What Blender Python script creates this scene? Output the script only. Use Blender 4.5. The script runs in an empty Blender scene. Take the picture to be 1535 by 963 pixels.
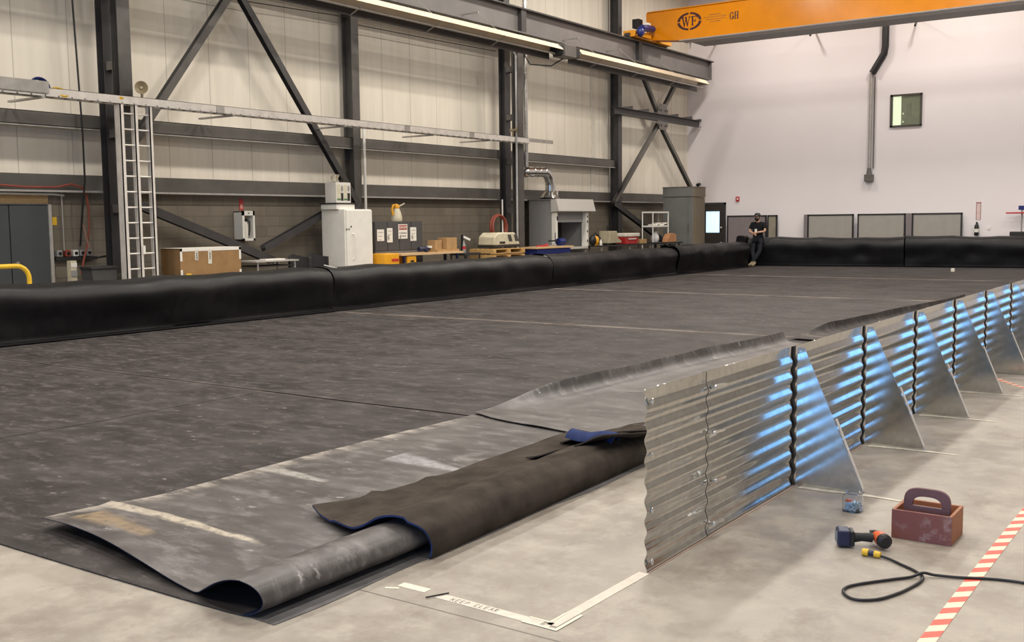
import bpy, bmesh, math, random
from mathutils import Vector, Matrix, noise
R = math.radians
rnd = random.Random(7)
SC = bpy.context.scene
COL = SC.collection

# ------------------------------------------------------------------ mesh building
def V(*a): return Vector(a if len(a) > 1 else a[0])

class MB:
    def __init__(s): s.bm = bmesh.new()
    def poly(s, vs, fs):
        v = [s.bm.verts.new(p) for p in vs]
        for f in fs:
            try: s.bm.faces.new([v[i] for i in f])
            except ValueError: pass
        return s
    def box(s, x0, x1, y0, y1, z0, z1):
        vs = [(x, y, z) for z in (z0, z1) for y in (y0, y1) for x in (x0, x1)]
        return s.poly(vs, [(0,2,3,1),(4,5,7,6),(0,1,5,4),(2,6,7,3),(0,4,6,2),(1,3,7,5)])
    def bar(s, p0, p1, w, h, up=(0,0,1)):
        p0, p1 = V(p0), V(p1); d = (p1-p0).normalized(); up = V(up)
        if abs(d.dot(up)) > .98: up = V(1,0,0)
        a = d.cross(up).normalized(); b = a.cross(d)
        vs = []
        for p in (p0, p1):
            for i, j in ((-1,-1),(1,-1),(1,1),(-1,1)): vs.append(p + a*i*w/2 + b*j*h/2)
        return s.poly(vs, [(0,1,2,3),(7,6,5,4),(0,4,5,1),(1,5,6,2),(2,6,7,3),(3,7,4,0)])
    def prism(s, pts, ext):
        n = len(pts); e = V(ext); vs = [V(p) for p in pts]; vs += [p + e for p in vs]
        return s.poly(vs, [tuple(range(n)), tuple(range(2*n-1, n-1, -1))] + [(i, (i+1) % n, n+(i+1) % n, n+i) for i in range(n)])
    def cyl(s, p0, p1, r0, r1=None, n=14, caps=True):
        if r1 is None: r1 = r0
        p0, p1 = V(p0), V(p1); d = (p1-p0).normalized()
        u = d.orthogonal().normalized(); w = d.cross(u); vs = []
        for p, r in ((p0, r0), (p1, r1)):
            for i in range(n):
                a = 2*math.pi*i/n; vs.append(p + u*math.cos(a)*r + w*math.sin(a)*r)
        fs = [(i, (i+1) % n, n+(i+1) % n, n+i) for i in range(n)]
        if caps: fs += [tuple(range(n-1, -1, -1)), tuple(range(n, 2*n))]
        return s.poly(vs, fs)
    def tube(s, pts, r, n=8, closed=False):
        pts = [V(p) for p in pts]; m = len(pts); vs = []; u = None
        for i, p in enumerate(pts):
            a = pts[(i-1) % m] if (closed or i) else p; b = pts[(i+1) % m] if (closed or i < m-1) else p
            d = (b-a).normalized()
            u = d.orthogonal().normalized() if u is None else (u - d*u.dot(d)).normalized()
            w = d.cross(u); rr = r[i] if isinstance(r, (list, tuple)) else r
            for k in range(n):
                t = 2*math.pi*k/n; vs.append(p + u*math.cos(t)*rr + w*math.sin(t)*rr)
        fs = []
        for i in range(m if closed else m-1):
            j = (i+1) % m
            for k in range(n): fs.append((i*n+k, i*n+(k+1) % n, j*n+(k+1) % n, j*n+k))
        if not closed: fs += [tuple(range(n-1, -1, -1)), tuple(range((m-1)*n, m*n))]
        return s.poly(vs, fs)
    def lathe(s, prof, c, axis=(0,0,1), n=18, caps=True):
        c = V(c); d = V(axis).normalized(); u = d.orthogonal().normalized(); w = d.cross(u); vs = []
        for r, z in prof:
            for k in range(n):
                t = 2*math.pi*k/n; vs.append(c + d*z + (u*math.cos(t) + w*math.sin(t))*max(r, 1e-4))
        m = len(prof); fs = []
        for i in range(m-1):
            for k in range(n): fs.append((i*n+k, i*n+(k+1) % n, (i+1)*n+(k+1) % n, (i+1)*n+k))
        if caps: fs += [tuple(range(n-1, -1, -1)), tuple(range((m-1)*n, m*n))]
        return s.poly(vs, fs)
    def ell(s, c, rx, ry, rz, nu=14, nv=9):
        c = V(c); vs = []; fs = []
        for j in range(nv+1):
            p = math.pi*j/nv
            for i in range(nu):
                t = 2*math.pi*i/nu
                q = max(math.sin(p), .002)
                vs.append(c + V(rx*q*math.cos(t), ry*q*math.sin(t), rz*math.cos(p)))
        for j in range(nv):
            for i in range(nu): fs.append((j*nu+i, (j+1)*nu+i, (j+1)*nu+(i+1) % nu, j*nu+(i+1) % nu))
        return s.poly(vs, fs)
    def grid(s, f, nu, nv):
        vs = [f(i/nu, j/nv) for j in range(nv+1) for i in range(nu+1)]
        fs = [(j*(nu+1)+i, j*(nu+1)+i+1, (j+1)*(nu+1)+i+1, (j+1)*(nu+1)+i) for j in range(nv) for i in range(nu)]
        return s.poly(vs, fs)
    def wsec(s, p0, p1, h, b, tf=.018, tw=.012, flange=(1,0,0)):
        """wide-flange section; 'flange' = direction normal to the flanges"""
        p0, p1 = V(p0), V(p1); d = (p1-p0).normalized(); f = V(flange); f = (f - d*f.dot(d)).normalized(); g = d.cross(f)
        pr = [(h/2,-b/2),(h/2,b/2),(h/2-tf,b/2),(h/2-tf,tw/2),(-h/2+tf,tw/2),(-h/2+tf,b/2),(-h/2,b/2),(-h/2,-b/2),(-h/2+tf,-b/2),(-h/2+tf,-tw/2),(h/2-tf,-tw/2),(h/2-tf,-b/2)]
        n = 12; vs = [p0 + f*x + g*y for x, y in pr] + [p1 + f*x + g*y for x, y in pr]
        q = [(0,1,2,11),(3,4,9,10),(5,6,7,8)]
        fs = [(i, (i+1) % n, n+(i+1) % n, n+i) for i in range(n)] + [(0,1,2,3,10,11),(4,5,6,7,8,9),(3,4,9,10)]
        fs += [tuple(n+k for k in reversed(t)) for t in ((0,1,2,3,10,11),(4,5,6,7,8,9),(3,4,9,10))]
        return s.poly(vs, fs)
    def build(s, name, mat, parent=None, smooth=False, bevel=0, solid=0, recentre=True, angle=38, recalc=True):
        if recalc: bmesh.ops.recalc_face_normals(s.bm, faces=s.bm.faces)
        me = bpy.data.meshes.new(name); s.bm.to_mesh(me); s.bm.free()
        o = bpy.data.objects.new(name, me); COL.objects.link(o)
        if parent is not None:
            off = V(0,0,0); p = parent
            while p is not None: off += p.location; p = p.parent
            me.transform(Matrix.Translation(-off)); o.parent = parent
        elif recentre:
            xs = [v.co for v in me.vertices]
            lo = [min(c[i] for c in xs) for i in range(3)]; hi = [max(c[i] for c in xs) for i in range(3)]
            b = V((lo[0]+hi[0])/2, (lo[1]+hi[1])/2, lo[2]); me.transform(Matrix.Translation(-b)); o.location = b
        me.materials.append(mat)
        if smooth:
            me.shade_smooth()
            me.set_sharp_from_angle(angle=R(angle))
            if solid:
                bb = bmesh.new(); bb.from_mesh(me)
                for e in bb.edges:
                    if e.is_boundary: e.smooth = False
                bb.to_mesh(me); bb.free()
        if bevel:
            m = o.modifiers.new('bevel', 'BEVEL'); m.width = bevel; m.segments = 2; m.limit_method = 'ANGLE'; m.angle_limit = R(40)
        if solid:
            m = o.modifiers.new('thickness', 'SOLIDIFY'); m.thickness = abs(solid); m.offset = 1 if solid > 0 else -1
        return o

def tag(o, label, cat, group=None, kind=None):
    o['label'] = label; o['category'] = cat
    if group: o['group'] = group
    if kind: o['kind'] = kind
    return o
def T(name, label, cat, loc, group=None):
    o = bpy.data.objects.new(name, None); COL.objects.link(o); o.location = loc; o.empty_display_size = .1
    return tag(o, label, cat, group)
def struct(o): o['kind'] = 'structure'; return o
def dup(root, label=None, loc=None, rz=None):
    c = root.copy(); COL.objects.link(c)
    if label: c['label'] = label
    if loc is not None: c.location = loc
    if rz is not None: c.rotation_euler.z = rz
    def rec(a, b):
        for ch in list(a.children):
            d = ch.copy(); COL.objects.link(d); d.parent = b; rec(ch, d)
    rec(root, c); return c
def text(name, s, size, mat, parent, org, right, up, ext=.0015, align='CENTER', sx=1.0):
    cu = bpy.data.curves.new(name, 'FONT'); cu.body = s; cu.size = size; cu.align_x = align; cu.align_y = 'CENTER'; cu.extrude = ext
    t = bpy.data.objects.new(name, cu); COL.objects.link(t); dg = bpy.context.evaluated_depsgraph_get()
    me = bpy.data.meshes.new_from_object(t.evaluated_get(dg)); bpy.data.objects.remove(t)
    r, u = V(right).normalized(), V(up).normalized(); n = r.cross(u)
    m = Matrix((r*sx, u, n)).transposed().to_4x4(); off = V(org); p = parent
    while p is not None: off = off - p.location; p = p.parent
    me.transform(Matrix.Translation(off) @ m)
    me.materials.clear(); me.materials.append(mat)
    o = bpy.data.objects.new(name, me); COL.objects.link(o); o.parent = parent
    return o

# ------------------------------------------------------------------ materials
def newmat(name):
    m = bpy.data.materials.new(name); m.use_nodes = True; nt = m.node_tree; nt.nodes.clear()
    out = nt.nodes.new('ShaderNodeOutputMaterial'); b = nt.nodes.new('ShaderNodeBsdfPrincipled'); nt.links.new(b.outputs[0], out.inputs[0])
    return m, nt, b
def nd(nt, typ, ins=None, **props):
    n = nt.nodes.new(typ)
    for k, v in props.items(): setattr(n, k, v)
    for k, v in (ins or {}).items():
        if isinstance(v, bpy.types.NodeSocket): nt.links.new(v, n.inputs[k])
        else: n.inputs[k].default_value = v
    return n
def math_(nt, op, a, b=0.0, clamp=False):
    n = nd(nt, 'ShaderNodeMath', {0: a, 1: b}, operation=op); n.use_clamp = clamp; return n.outputs[0]
def mixc(nt, f, a, b):
    n = nt.nodes.new('ShaderNodeMix'); n.data_type = 'RGBA'
    for i, v in ((0, f), (6, a), (7, b)):
        if isinstance(v, bpy.types.NodeSocket): nt.links.new(v, n.inputs[i])
        else: n.inputs[i].default_value = v if i == 0 else (*v, 1)
    return n.outputs[2]
def mapr(nt, v, a, b, c=0.0, d=1.0):
    return nd(nt, 'ShaderNodeMapRange', {0: v, 1: a, 2: b, 3: c, 4: d}).outputs[0]
def coords(nt, sc=(1,1,1), kind='Object'):
    if kind == 'World': s = nt.nodes.new('ShaderNodeNewGeometry').outputs['Position']
    else: s = nt.nodes.new('ShaderNodeTexCoord').outputs['Object']
    return nd(nt, 'ShaderNodeMapping', {0: s, 3: sc}).outputs[0]
def noise_(nt, vec, scale, detail=4.0, rough=.55):
    return nd(nt, 'ShaderNodeTexNoise', {'Vector': vec, 'Scale': scale, 'Detail': detail, 'Roughness': rough}).outputs[0]
def setb(b, rough=.5, metal=0.0, spec=.5, coat=0.0):
    b.inputs['Roughness'].default_value = rough; b.inputs['Metallic'].default_value = metal
    b.inputs['Specular IOR Level'].default_value = spec; b.inputs['Coat Weight'].default_value = coat
def bump(nt, b, h, strength=.2, dist=.01):
    n = nd(nt, 'ShaderNodeBump', {'Height': h, 'Strength': strength, 'Distance': dist}); nt.links.new(n.outputs[0], b.inputs['Normal'])
def M(name, c, rough=.5, metal=0.0, spec=.5, var=.12, scale=6.0, kind='Object', stretch=(1,1,1), bmp=0, coat=0.0):
    m, nt, b = newmat(name); setb(b, rough, metal, spec, coat)
    n = noise_(nt, coords(nt, stretch, kind), scale)
    lo = tuple(max(0, x*(1-var)) for x in c); hi = tuple(min(1, x*(1+var)) for x in c)
    nt.links.new(mixc(nt, mapr(nt, n, .3, .7), lo, hi), b.inputs['Base Color'])
    if bmp: bump(nt, b, n, bmp)
    return m
def emis(name, c, s):
    m, nt, b = newmat(name); b.inputs['Base Color'].default_value = (*c, 1); b.inputs['Emission Color'].default_value = (*c, 1); b.inputs['Emission Strength'].default_value = s
    n = noise_(nt, coords(nt, (1,1,.1)), 4); nt.links.new(mixc(nt, mapr(nt, n, .35, .65), tuple(x*.8 for x in c), c), b.inputs['Emission Color'])
    return m

def mat_concrete():
    m, nt, b = newmat('concrete floor'); setb(b, .42, 0, .4)
    w = coords(nt, kind='World'); n1 = noise_(nt, w, .9, 6, .62); n2 = noise_(nt, w, 4.5, 9, .72); n3 = noise_(nt, coords(nt, (1.3,.9,1), 'World'), 2.3, 8, .72)
    c = mixc(nt, mapr(nt, n1, .35, .68), (.245,.212,.178), (.385,.345,.295))
    c = mixc(nt, mapr(nt, n2, .44, .66, 0, .75), c, (.44,.405,.345))
    c = mixc(nt, mapr(nt, n3, .52, .70, 0, .7), c, (.20,.16,.13))
    p = nd(nt, 'ShaderNodeSeparateXYZ', {0: w}); yy = p.outputs[1]
    d = math_(nt, 'ABSOLUTE', math_(nt, 'SUBTRACT', yy, math_(nt, 'ADD', 3.372, math_(nt, 'MULTIPLY', noise_(nt, w, 3), .01))))
    c = mixc(nt, mapr(nt, d, .0035, .007, .8, 0), c, (.09,.075,.06))
    nt.links.new(c, b.inputs['Base Color']); nt.links.new(mapr(nt, n2, .3, .7, .34, .55), b.inputs['Roughness'])
    bump(nt, b, n2, .08, .01); return m
def mat_panel():
    m, nt, b = newmat('insulated wall panel'); setb(b, .55, 0, .3)
    w = coords(nt, kind='World'); p = nd(nt, 'ShaderNodeSeparateXYZ', {0: w}); y = p.outputs[1]
    n = noise_(nt, coords(nt, (1,3,.3), 'World'), 1.5, 4)
    c = mixc(nt, mapr(nt, n, .3, .7), (.66,.61,.515), (.74,.69,.59))
    fr = math_(nt, 'FRACT', math_(nt, 'DIVIDE', math_(nt, 'SUBTRACT', y, 10.60), 1.0915))
    d = math_(nt, 'MULTIPLY', math_(nt, 'MINIMUM', fr, math_(nt, 'SUBTRACT', 1.0, fr)), 1.0915)
    c = mixc(nt, mapr(nt, d, .005, .013, .5, 0), c, (.2,.18,.15))
    rb = math_(nt, 'SINE', math_(nt, 'MULTIPLY', y, 40.0))
    nt.links.new(c, b.inputs['Base Color']); bump(nt, b, rb, .05, .004); return m
def mat_block():
    m, nt, b = newmat('concrete block wall'); setb(b, .8, 0, .3)
    w = nt.nodes.new('ShaderNodeNewGeometry').outputs['Position']; p = nd(nt, 'ShaderNodeSeparateXYZ', {0: w})
    v = nd(nt, 'ShaderNodeCombineXYZ', {0: p.outputs[1], 1: p.outputs[2], 2: 0.0}).outputs[0]
    br = nd(nt, 'ShaderNodeTexBrick', {'Vector': v, 'Color1': (.20,.175,.135,1), 'Color2': (.235,.205,.16,1), 'Mortar': (.165,.145,.115,1), 'Scale': 1.0, 'Mortar Size': .012, 'Brick Width': .8, 'Row Height': .23})
    n = noise_(nt, coords(nt, (1,1,.4), 'World'), 2.5, 5)
    nt.links.new(mixc(nt, mapr(nt, n, .4, .7, 0, .5), br.outputs[0], (.15,.125,.095)), b.inputs['Base Color'])
    bump(nt, b, noise_(nt, coords(nt, kind='World'), 40), .15, .01); return m
def mat_white_wall():
    m, nt, b = newmat('white gypsum wall'); setb(b, .6, 0, .3)
    n = noise_(nt, coords(nt, kind='World'), .35, 4)
    nt.links.new(mixc(nt, mapr(nt, n, .3, .7), (.80,.755,.765), (.84,.795,.81)), b.inputs['Base Color']); return m
def mat_rubber(name, base, dust, amt, rough=.5, edge=False, streak=False, spec=.28):
    m, nt, b = newmat(name); setb(b, rough, 0, spec)
    w = coords(nt, kind='World')
    n1 = noise_(nt, coords(nt, (.8,1.3,1), 'World'), 1.3, 8, .68); n2 = noise_(nt, coords(nt, (.8,1.5,1), 'World'), 5.0, 8, .72); n3 = noise_(nt, coords(nt, (1,1.3,1), 'World'), 16, 5, .7)
    c = mixc(nt, mapr(nt, n1, .36, .66, 0, amt*.75), base, dust)
    c = mixc(nt, mapr(nt, n2, .50, .72, 0, amt), c, tuple(min(1, x*1.5) for x in dust))
    c = mixc(nt, mapr(nt, n2, .46, .30, 0, .55), c, tuple(x*.75 for x in base))
    vor = nd(nt, 'ShaderNodeTexVoronoi', {'Vector': coords(nt, (1.0,1.6,1), 'World'), 'Scale': 4.5})
    sp = math_(nt, 'MULTIPLY', mapr(nt, vor.outputs['Distance'], .22, .05, 0, 1), mapr(nt, n3, .52, .60, 0, 1))
    c = mixc(nt, math_(nt, 'MULTIPLY', sp, min(1, amt*.9)), c, tuple(min(1, x*3.2) for x in dust))
    if edge:
        p = nd(nt, 'ShaderNodeSeparateXYZ', {0: w}); yy = p.outputs[1]
        for y0 in (7.0, 14.1, 21.5, 28.9):
            d = math_(nt, 'SUBTRACT', yy, y0)
            k = math_(nt, 'MULTIPLY', mapr(nt, math_(nt, 'ABSOLUTE', d), .02+y0*.001, .05+y0*.004, 1, 0), mapr(nt, n1, .36, .6, .25, 1))
            c = mixc(nt, math_(nt, 'MULTIPLY', k, .12 if y0 < 8 else .75), c, (.26,.22,.19))
    if streak:
        p = nd(nt, 'ShaderNodeSeparateXYZ', {0: w}); x, y = p.outputs[0], p.outputs[1]
        def st(x0, x1, ya, yb, w0, w1, col, amt_, c):
            u = mapr(nt, x, x0, x1, 0, 1); yc = mapr(nt, x, x0, x1, ya, yb)
            d = math_(nt, 'ABSOLUTE', math_(nt, 'SUBTRACT', y, math_(nt, 'ADD', yc, math_(nt, 'MULTIPLY', math_(nt, 'SUBTRACT', n2, .5), .10))))
            wd = mapr(nt, x, x0, x1, w0, w1)
            k = mapr(nt, math_(nt, 'DIVIDE', d, wd), .45, 1.0, 1, 0)
            lim = math_(nt, 'MULTIPLY', mapr(nt, u, .0, .02, 0, 1), mapr(nt, u, .9, 1.0, 1, 0))
            return mixc(nt, math_(nt, 'MULTIPLY', math_(nt, 'MULTIPLY', k, lim), math_(nt, 'MULTIPLY', mapr(nt, n3, .36, .56, .35, 1), amt_)), c, col)
        c = st(-5.36, -4.05, 3.53, 3.54, .085, .03, (.55,.49,.39), .85, c)
        c = st(-5.40, -4.7, 4.72, 4.66, .10, .03, (.5,.48,.44), .6, c)
        c = st(-4.85, -4.15, 5.45, 5.35, .17, .04, (.5,.49,.52), .55, c)
        c = st(-5.2, -4.55, 3.30, 3.24, .13, .06, (.34,.25,.15), .75, c)
        ke = math_(nt, 'MULTIPLY', mapr(nt, math_(nt, 'ABSOLUTE', math_(nt, 'ADD', x, 5.36)), .02, .16, 1, 0), math_(nt, 'MULTIPLY', mapr(nt, y, 7.0, 6.8, 0, 1), mapr(nt, n2, .42, .58)))
        c = mixc(nt, math_(nt, 'MULTIPLY', ke, .8), c, (.42,.38,.33))
    nt.links.new(c, b.inputs['Base Color']); nt.links.new(mapr(nt, n2, .3, .7, rough-.06, rough+.12), b.inputs['Roughness'])
    bump(nt, b, n2, .10, .015); return m
def mat_galv(name='galvanised steel', c=(.60,.605,.585), rough=.135, sc=28):
    m, nt, b = newmat(name); setb(b, rough, 1.0)
    v = nd(nt, 'ShaderNodeTexVoronoi', {'Vector': coords(nt), 'Scale': sc})
    n = noise_(nt, coords(nt, (1,.6,3)), 2, 5)
    k = math_(nt, 'ADD', math_(nt, 'MULTIPLY', nd(nt, 'ShaderNodeSeparateColor', {0: v.outputs['Color']}).outputs[0], .35), math_(nt, 'MULTIPLY', n, .6))
    nt.links.new(mixc(nt, k, tuple(x*.78 for x in c), tuple(min(1, x*1.18) for x in c)), b.inputs['Base Color'])
    nt.links.new(mapr(nt, n, .3, .7, rough-.03, rough+.04), b.inputs['Roughness']); return m
def mat_tape():
    m, nt, b = newmat('red and white hazard tape'); setb(b, .5)
    w = coords(nt); p = nd(nt, 'ShaderNodeSeparateXYZ', {0: w})
    f = math_(nt, 'FRACT', math_(nt, 'DIVIDE', math_(nt, 'ADD', p.outputs[1], math_(nt, 'MULTIPLY', p.outputs[0], -.9)), .155))
    k = mapr(nt, f, .49, .51); n = noise_(nt, w, 30)
    c = mixc(nt, k, (.74,.10,.065), (.74,.66,.50)); c = mixc(nt, mapr(nt, n, .55, .75, 0, .25), c, (.45,.36,.28))
    nt.links.new(c, b.inputs['Base Color']); return m
def mat_wood(name, a, b_, stretch=(1,8,8), scale=3):
    m, nt, b = newmat(name); setb(b, .6)
    n = noise_(nt, coords(nt, stretch), scale, 5, .6); nt.links.new(mixc(nt, mapr(nt, n, .3, .7), a, b_), b.inputs['Base Color']); bump(nt, b, n, .1, .005); return m
def mat_scuffed(name, a, scuff, rough=.5):
    m, nt, b = newmat(name); setb(b, rough)
    n = noise_(nt, coords(nt), 14, 6, .7); n2 = noise_(nt, coords(nt), 5, 4)
    k = math_(nt, 'MULTIPLY', mapr(nt, n, .5, .62), mapr(nt, n2, .48, .62))
    nt.links.new(mixc(nt, math_(nt, 'MULTIPLY', k, .8), a, scuff), b.inputs['Base Color']); return m
def mat_glass(name, c, rough=.05):
    m, nt, b = newmat(name); setb(b, rough, 0, .5); b.inputs['Base Color'].default_value = (*c, 1); b.inputs['Transmission Weight'].default_value = 1.0; b.inputs['IOR'].default_value = 1.2
    n = noise_(nt, coords(nt), 5); nt.links.new(mapr(nt, n, 0, 1, rough, rough+.04), b.inputs['Roughness']); return m

CONC = mat_concrete(); PANEL = mat_panel(); BLOCK = mat_block(); WHITEW = mat_white_wall()
STEEL = M('dark painted steel', (.075,.069,.063), .45, 0, .5, .2, 3); STEELD = M('charcoal painted steel', (.045,.042,.042), .45, 0, .5, .2, 3)
STEELG = M('grey painted steel', (.125,.115,.105), .5, 0, .4, .15, 2); BEAMG = M('runway beam grey', (.17,.16,.155), .5, 0, .4, .1, 1.5)
FLASH = M('grey flashing', (.10,.092,.082), .5, 0, .4, .2, 1.5); LIP = M('pale flashing lip', (.42,.40,.37), .5, 0, .4)
RUB = mat_rubber('dusty rubber sheet', (.025,.0215,.0205), (.085,.076,.074), .95, .60, edge=True, spec=.16)
RUBC = mat_rubber('chalky rubber sheet', (.047,.042,.039), (.140,.130,.128), 1.0, .38, streak=True, spec=.4)
BERM = mat_rubber('black rubber liner', (.003,.003,.004), (.008,.0075,.008), .5, .42, spec=.32)
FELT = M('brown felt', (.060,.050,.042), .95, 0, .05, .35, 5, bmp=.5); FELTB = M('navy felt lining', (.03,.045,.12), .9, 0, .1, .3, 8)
GALV = mat_galv(); GALVD = mat_galv('galvanised duct', (.62,.62,.6), .22, 14); ALU = M('aluminium', (.76,.72,.66), .42, .25, .5, .12, 5); ALUD = M('dull aluminium', (.42,.40,.37), .5, .5, .5, .15, 5)
GASKET = M('black gasket', (.02,.02,.022), .7); ZINC = M('bright zinc', (.8,.8,.78), .25, 1); CAULK = M('white chalk dust', (.62,.58,.5), .9, 0, .2, .25, 12)  # the black strip colour is shade in the panel joints, painted on
ORANGE = M('orange crane paint', (.66,.225,.004), .22, 0, .4, .06, 2); ORANGED = M('amber crane paint', (.80,.33,.015), .35); MAROON = M('dark maroon stencil paint', (.05,.012,.012), .5); FADED = M('faded brown stencil paint', (.30,.12,.015), .5)
BLUE = M('royal blue paint', (.010,.022,.15), .35); NAVY = M('navy plastic', (.014,.018,.055), .4); BLACK = M('black plastic', (.012,.012,.013), .45); BLACKM = M('black matt', (.02,.019,.019), .7)
REDH = M('brick red rubber hose', (.28,.06,.035), .5); YEL = M('yellow paint', (.80,.50,.03), .4); YELB = M('amber yellow plastic', (.80,.38,.015), .4); RED = M('red plastic', (.50,.03,.03), .4)
WHITE = M('white enamel', (.80,.78,.71), .35, 0, .4, .04); WHITE2 = M('white paper', (.80,.77,.70), .7, 0, .2, .05); CREAM = M('cream plastic', (.64,.58,.42), .4); GREYP = M('grey plastic', (.30,.30,.29), .5)
CARD = M('brown cardboard', (.32,.19,.085), .8, 0, .2, .12, 4); CARD2 = M('tan cardboard', (.45,.28,.13), .8, 0, .2, .12, 4); PLY = mat_wood('plywood', (.36,.23,.10), (.48,.33,.16)); PINE = mat_wood('pine board', (.58,.38,.19), (.70,.50,.28), (8,1,8)); PALLET = mat_wood('pallet pine', (.50,.30,.10), (.62,.40,.16), (8,1,8))
DOORG = M('slate grey door paint', (.062,.070,.075), .45, 0, .5, .08, 2); CABG = M('charcoal cabinet', (.072,.068,.068), .5, 0, .4, .08, 2); BOOTH = M('grey sheet metal', (.27,.265,.26), .5, 0, .5, .06, 1); BOOTHL = M('pale grey sheet metal', (.50,.48,.44), .5, 0, .5, .05, 1)
ENCL = M('grey green enclosure', (.17,.175,.165), .5, 0, .4, .1, 2); ENCLB = M('weathered brown grey steel', (.145,.12,.085), .6, 0, .3, .25, 2.5, stretch=(1,1,.2)); FAB = M('grey beige fabric', (.36,.34,.31), .9, 0, .1, .06, 3); FABP = M('mauve grey fabric', (.23,.20,.205), .9, 0, .1, .06, 3); FRAME = M('dark frame', (.022,.021,.024), .45)
TAPEW = M('white masking tape', (.66,.60,.52), .7, 0, .2, .08, 20); TAPEP = M('pale corner tape', (.72,.68,.56), .7, 0, .2, .06, 20); TAPERW = mat_tape()
WOODR = mat_scuffed('maroon painted wood', (.205,.070,.058), (.36,.25,.23)); WOODB = mat_wood('bare brown wood', (.30,.11,.045), (.40,.165,.075), (1,6,6), 8); HANDR = M('plum painted wood', (.155,.080,.085), .55, 0, .4, .15, 12)
SKIN = M('skin', (.55,.32,.22), .5); SHIRT = M('black cotton', (.010,.010,.013), .85, 0, .2); JEANS = M('dark jeans', (.018,.019,.025), .85, 0, .2, .3, 12); BOOT = M('tan leather', (.26,.21,.13), .6); ORNG = M('red orange plastic', (.72,.14,.04), .4); CORD = M('black cord', (.016,.015,.018), .45)
BEIGEM = M('beige machine paint', (.42,.37,.25), .5); BRASS = M('beige horn paint', (.40,.32,.19), .45); BROWN = M('dark brown interior', (.03,.025,.02), .6); INT = M('dark hood interior', (.06,.055,.045), .6)
WINGLASS = mat_glass('clear pane', (.9,.95,.9)); JARG = mat_glass('clear plastic', (.93,.96,1), .04)
DAYL = emis('daylit door pane', (.55,.78,.95), 1.25); LITROOM = emis('lit room wall', (.85,.88,.66), .95); PICB = M('pale printed card', (.66,.62,.46), .7); GREENP = M('green print', (.10,.22,.08), .6); BEIGEH = M('heater reflector enamel', (.80,.66,.47), .35, 0, .6, .05, 3)  # heater beige: lamp light on the aluminium reflector put into its colour

# ------------------------------------------------------------------ setting
WX, WY = -18.3, 38.2
struct(MB().box(WX-.3, 9, -9, WY+.3, -.2, 0).build('floor', CONC, recentre=False))
struct(MB().box(WX-.3, WX, -9, WY, 2.3, 11).build('wall_left', PANEL, recentre=False))
struct(MB().box(WX-.3, WX+.02, -9, WY, 0, 2.3).build('wall_left_base', BLOCK, recentre=False))
struct(MB().box(WX-.3, 9, WY, WY+.3, 0, 11).build('wall_back', WHITEW, recentre=False))
SHELL = M('dim shell wall', (.33,.315,.295), .6)
struct(MB().box(8.7, 9, -9, WY, 0, 11).build('wall_right', SHELL, recentre=False))
wf = MB()
OPX0, OPX1, OPZ0, OPZ1 = -6.5, 5.0, .6, 4.1
wf.box(WX-.3, OPX0, -9.3, -9, 0, 11); wf.box(OPX1, 9, -9.3, -9, 0, 11); wf.box(OPX0, OPX1, -9.3, -9, OPZ1, 11)
if OPZ0 > 0: wf.box(OPX0, OPX1, -9.3, -9, 0, OPZ0)
struct(wf.build('wall_front', SHELL, recentre=False))
struct(MB().box(WX-.3, 9, -9.3, WY+.3, 11, 11.2).build('ceiling', M('roof deck', (.16,.155,.15), .7), recentre=False))
# horizontal wall trims: flashing band on the block wall and the girts
tb = MB()
tb.box(WX, WX+.10, -2, WY-.02, 2.32, 2.62)
struct(tb.build('trim_1', FLASH, recentre=False))
struct(MB().box(WX, WX+.30, -2, WY-.02, 2.285, 2.32).build('trim_2', LIP, recentre=False))
def girt(n, z0, z1, y0, y1, xo=.32, lip=True):
    m = MB(); m.box(WX+xo-.02, WX+xo, y0, y1, z0, z1); m.box(WX, WX+xo, y0, y1, z1-.012, z1); m.box(WX+.0, WX+xo, y0, y1, z0, z0+.012)
    return struct(m.build(n, FLASH, recentre=False))
girt('trim_3', 3.48, 3.73, -2, 31.85); girt('trim_4', 7.55, 7.80, -2, WY-.02)
struct(MB().box(WX, WX+.34, -2, 31.85, 3.455, 3.475).build('trim_5', LIP, recentre=False))
struct(MB().box(WX, WX+.03, 30.75, 30.98, 2.62, 6.7).build('trim_6', M('pale corner flashing', (.62,.58,.50), .5), recentre=False))

# ------------------------------------------------------------------ steel frame
def column(y, name, label, double, xf, z1=10.95, mat=STEEL):
    t = T(name, label, 'column', (xf, y, 0))
    if double:
        MB().wsec((xf-.11, y, 0), (xf-.11, y, 6.94), .22, .27, flange=(1,0,0)).build('front_chord', mat, t)
        MB().wsec((xf-.56, y, 0), (xf-.56, y, z1), .22, .27, flange=(1,0,0)).build('rear_chord', STEELD, t)
        for z in (.6, 1.9, 3.3, 4.55, 5.9):
            m = MB(); m.box(xf-.47, xf-.20, y-.10, y-.085, z, z+.16); m.box(xf-.47, xf-.20, y+.085, y+.10, z, z+.16); m.build('batten_plate', STEELG, t)
    else:
        MB().wsec((xf-.16, y, 0), (xf-.16, y, z1), .32, .25, flange=(1,0,0)).build('shaft', mat, t)
        MB().box(xf-.36, xf+.02, y-.16, y+.16, 0, .025).build('base_plate', mat, t)
    return t
column(12.14, 'steel_column', 'double grey steel column behind the aluminium ladder at left', True, -17.2)
column(18.98, 'steel_column', 'single grey steel column rising behind the tall white cabinet', False, -17.85)
column(25.05, 'steel_column', 'double steel column with conduits behind the cream machine on pallets', True, -17.2)
column(32.0, 'steel_column', 'dark single steel column standing left of the far cross bracing', False, -17.85, mat=STEELD)

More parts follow.
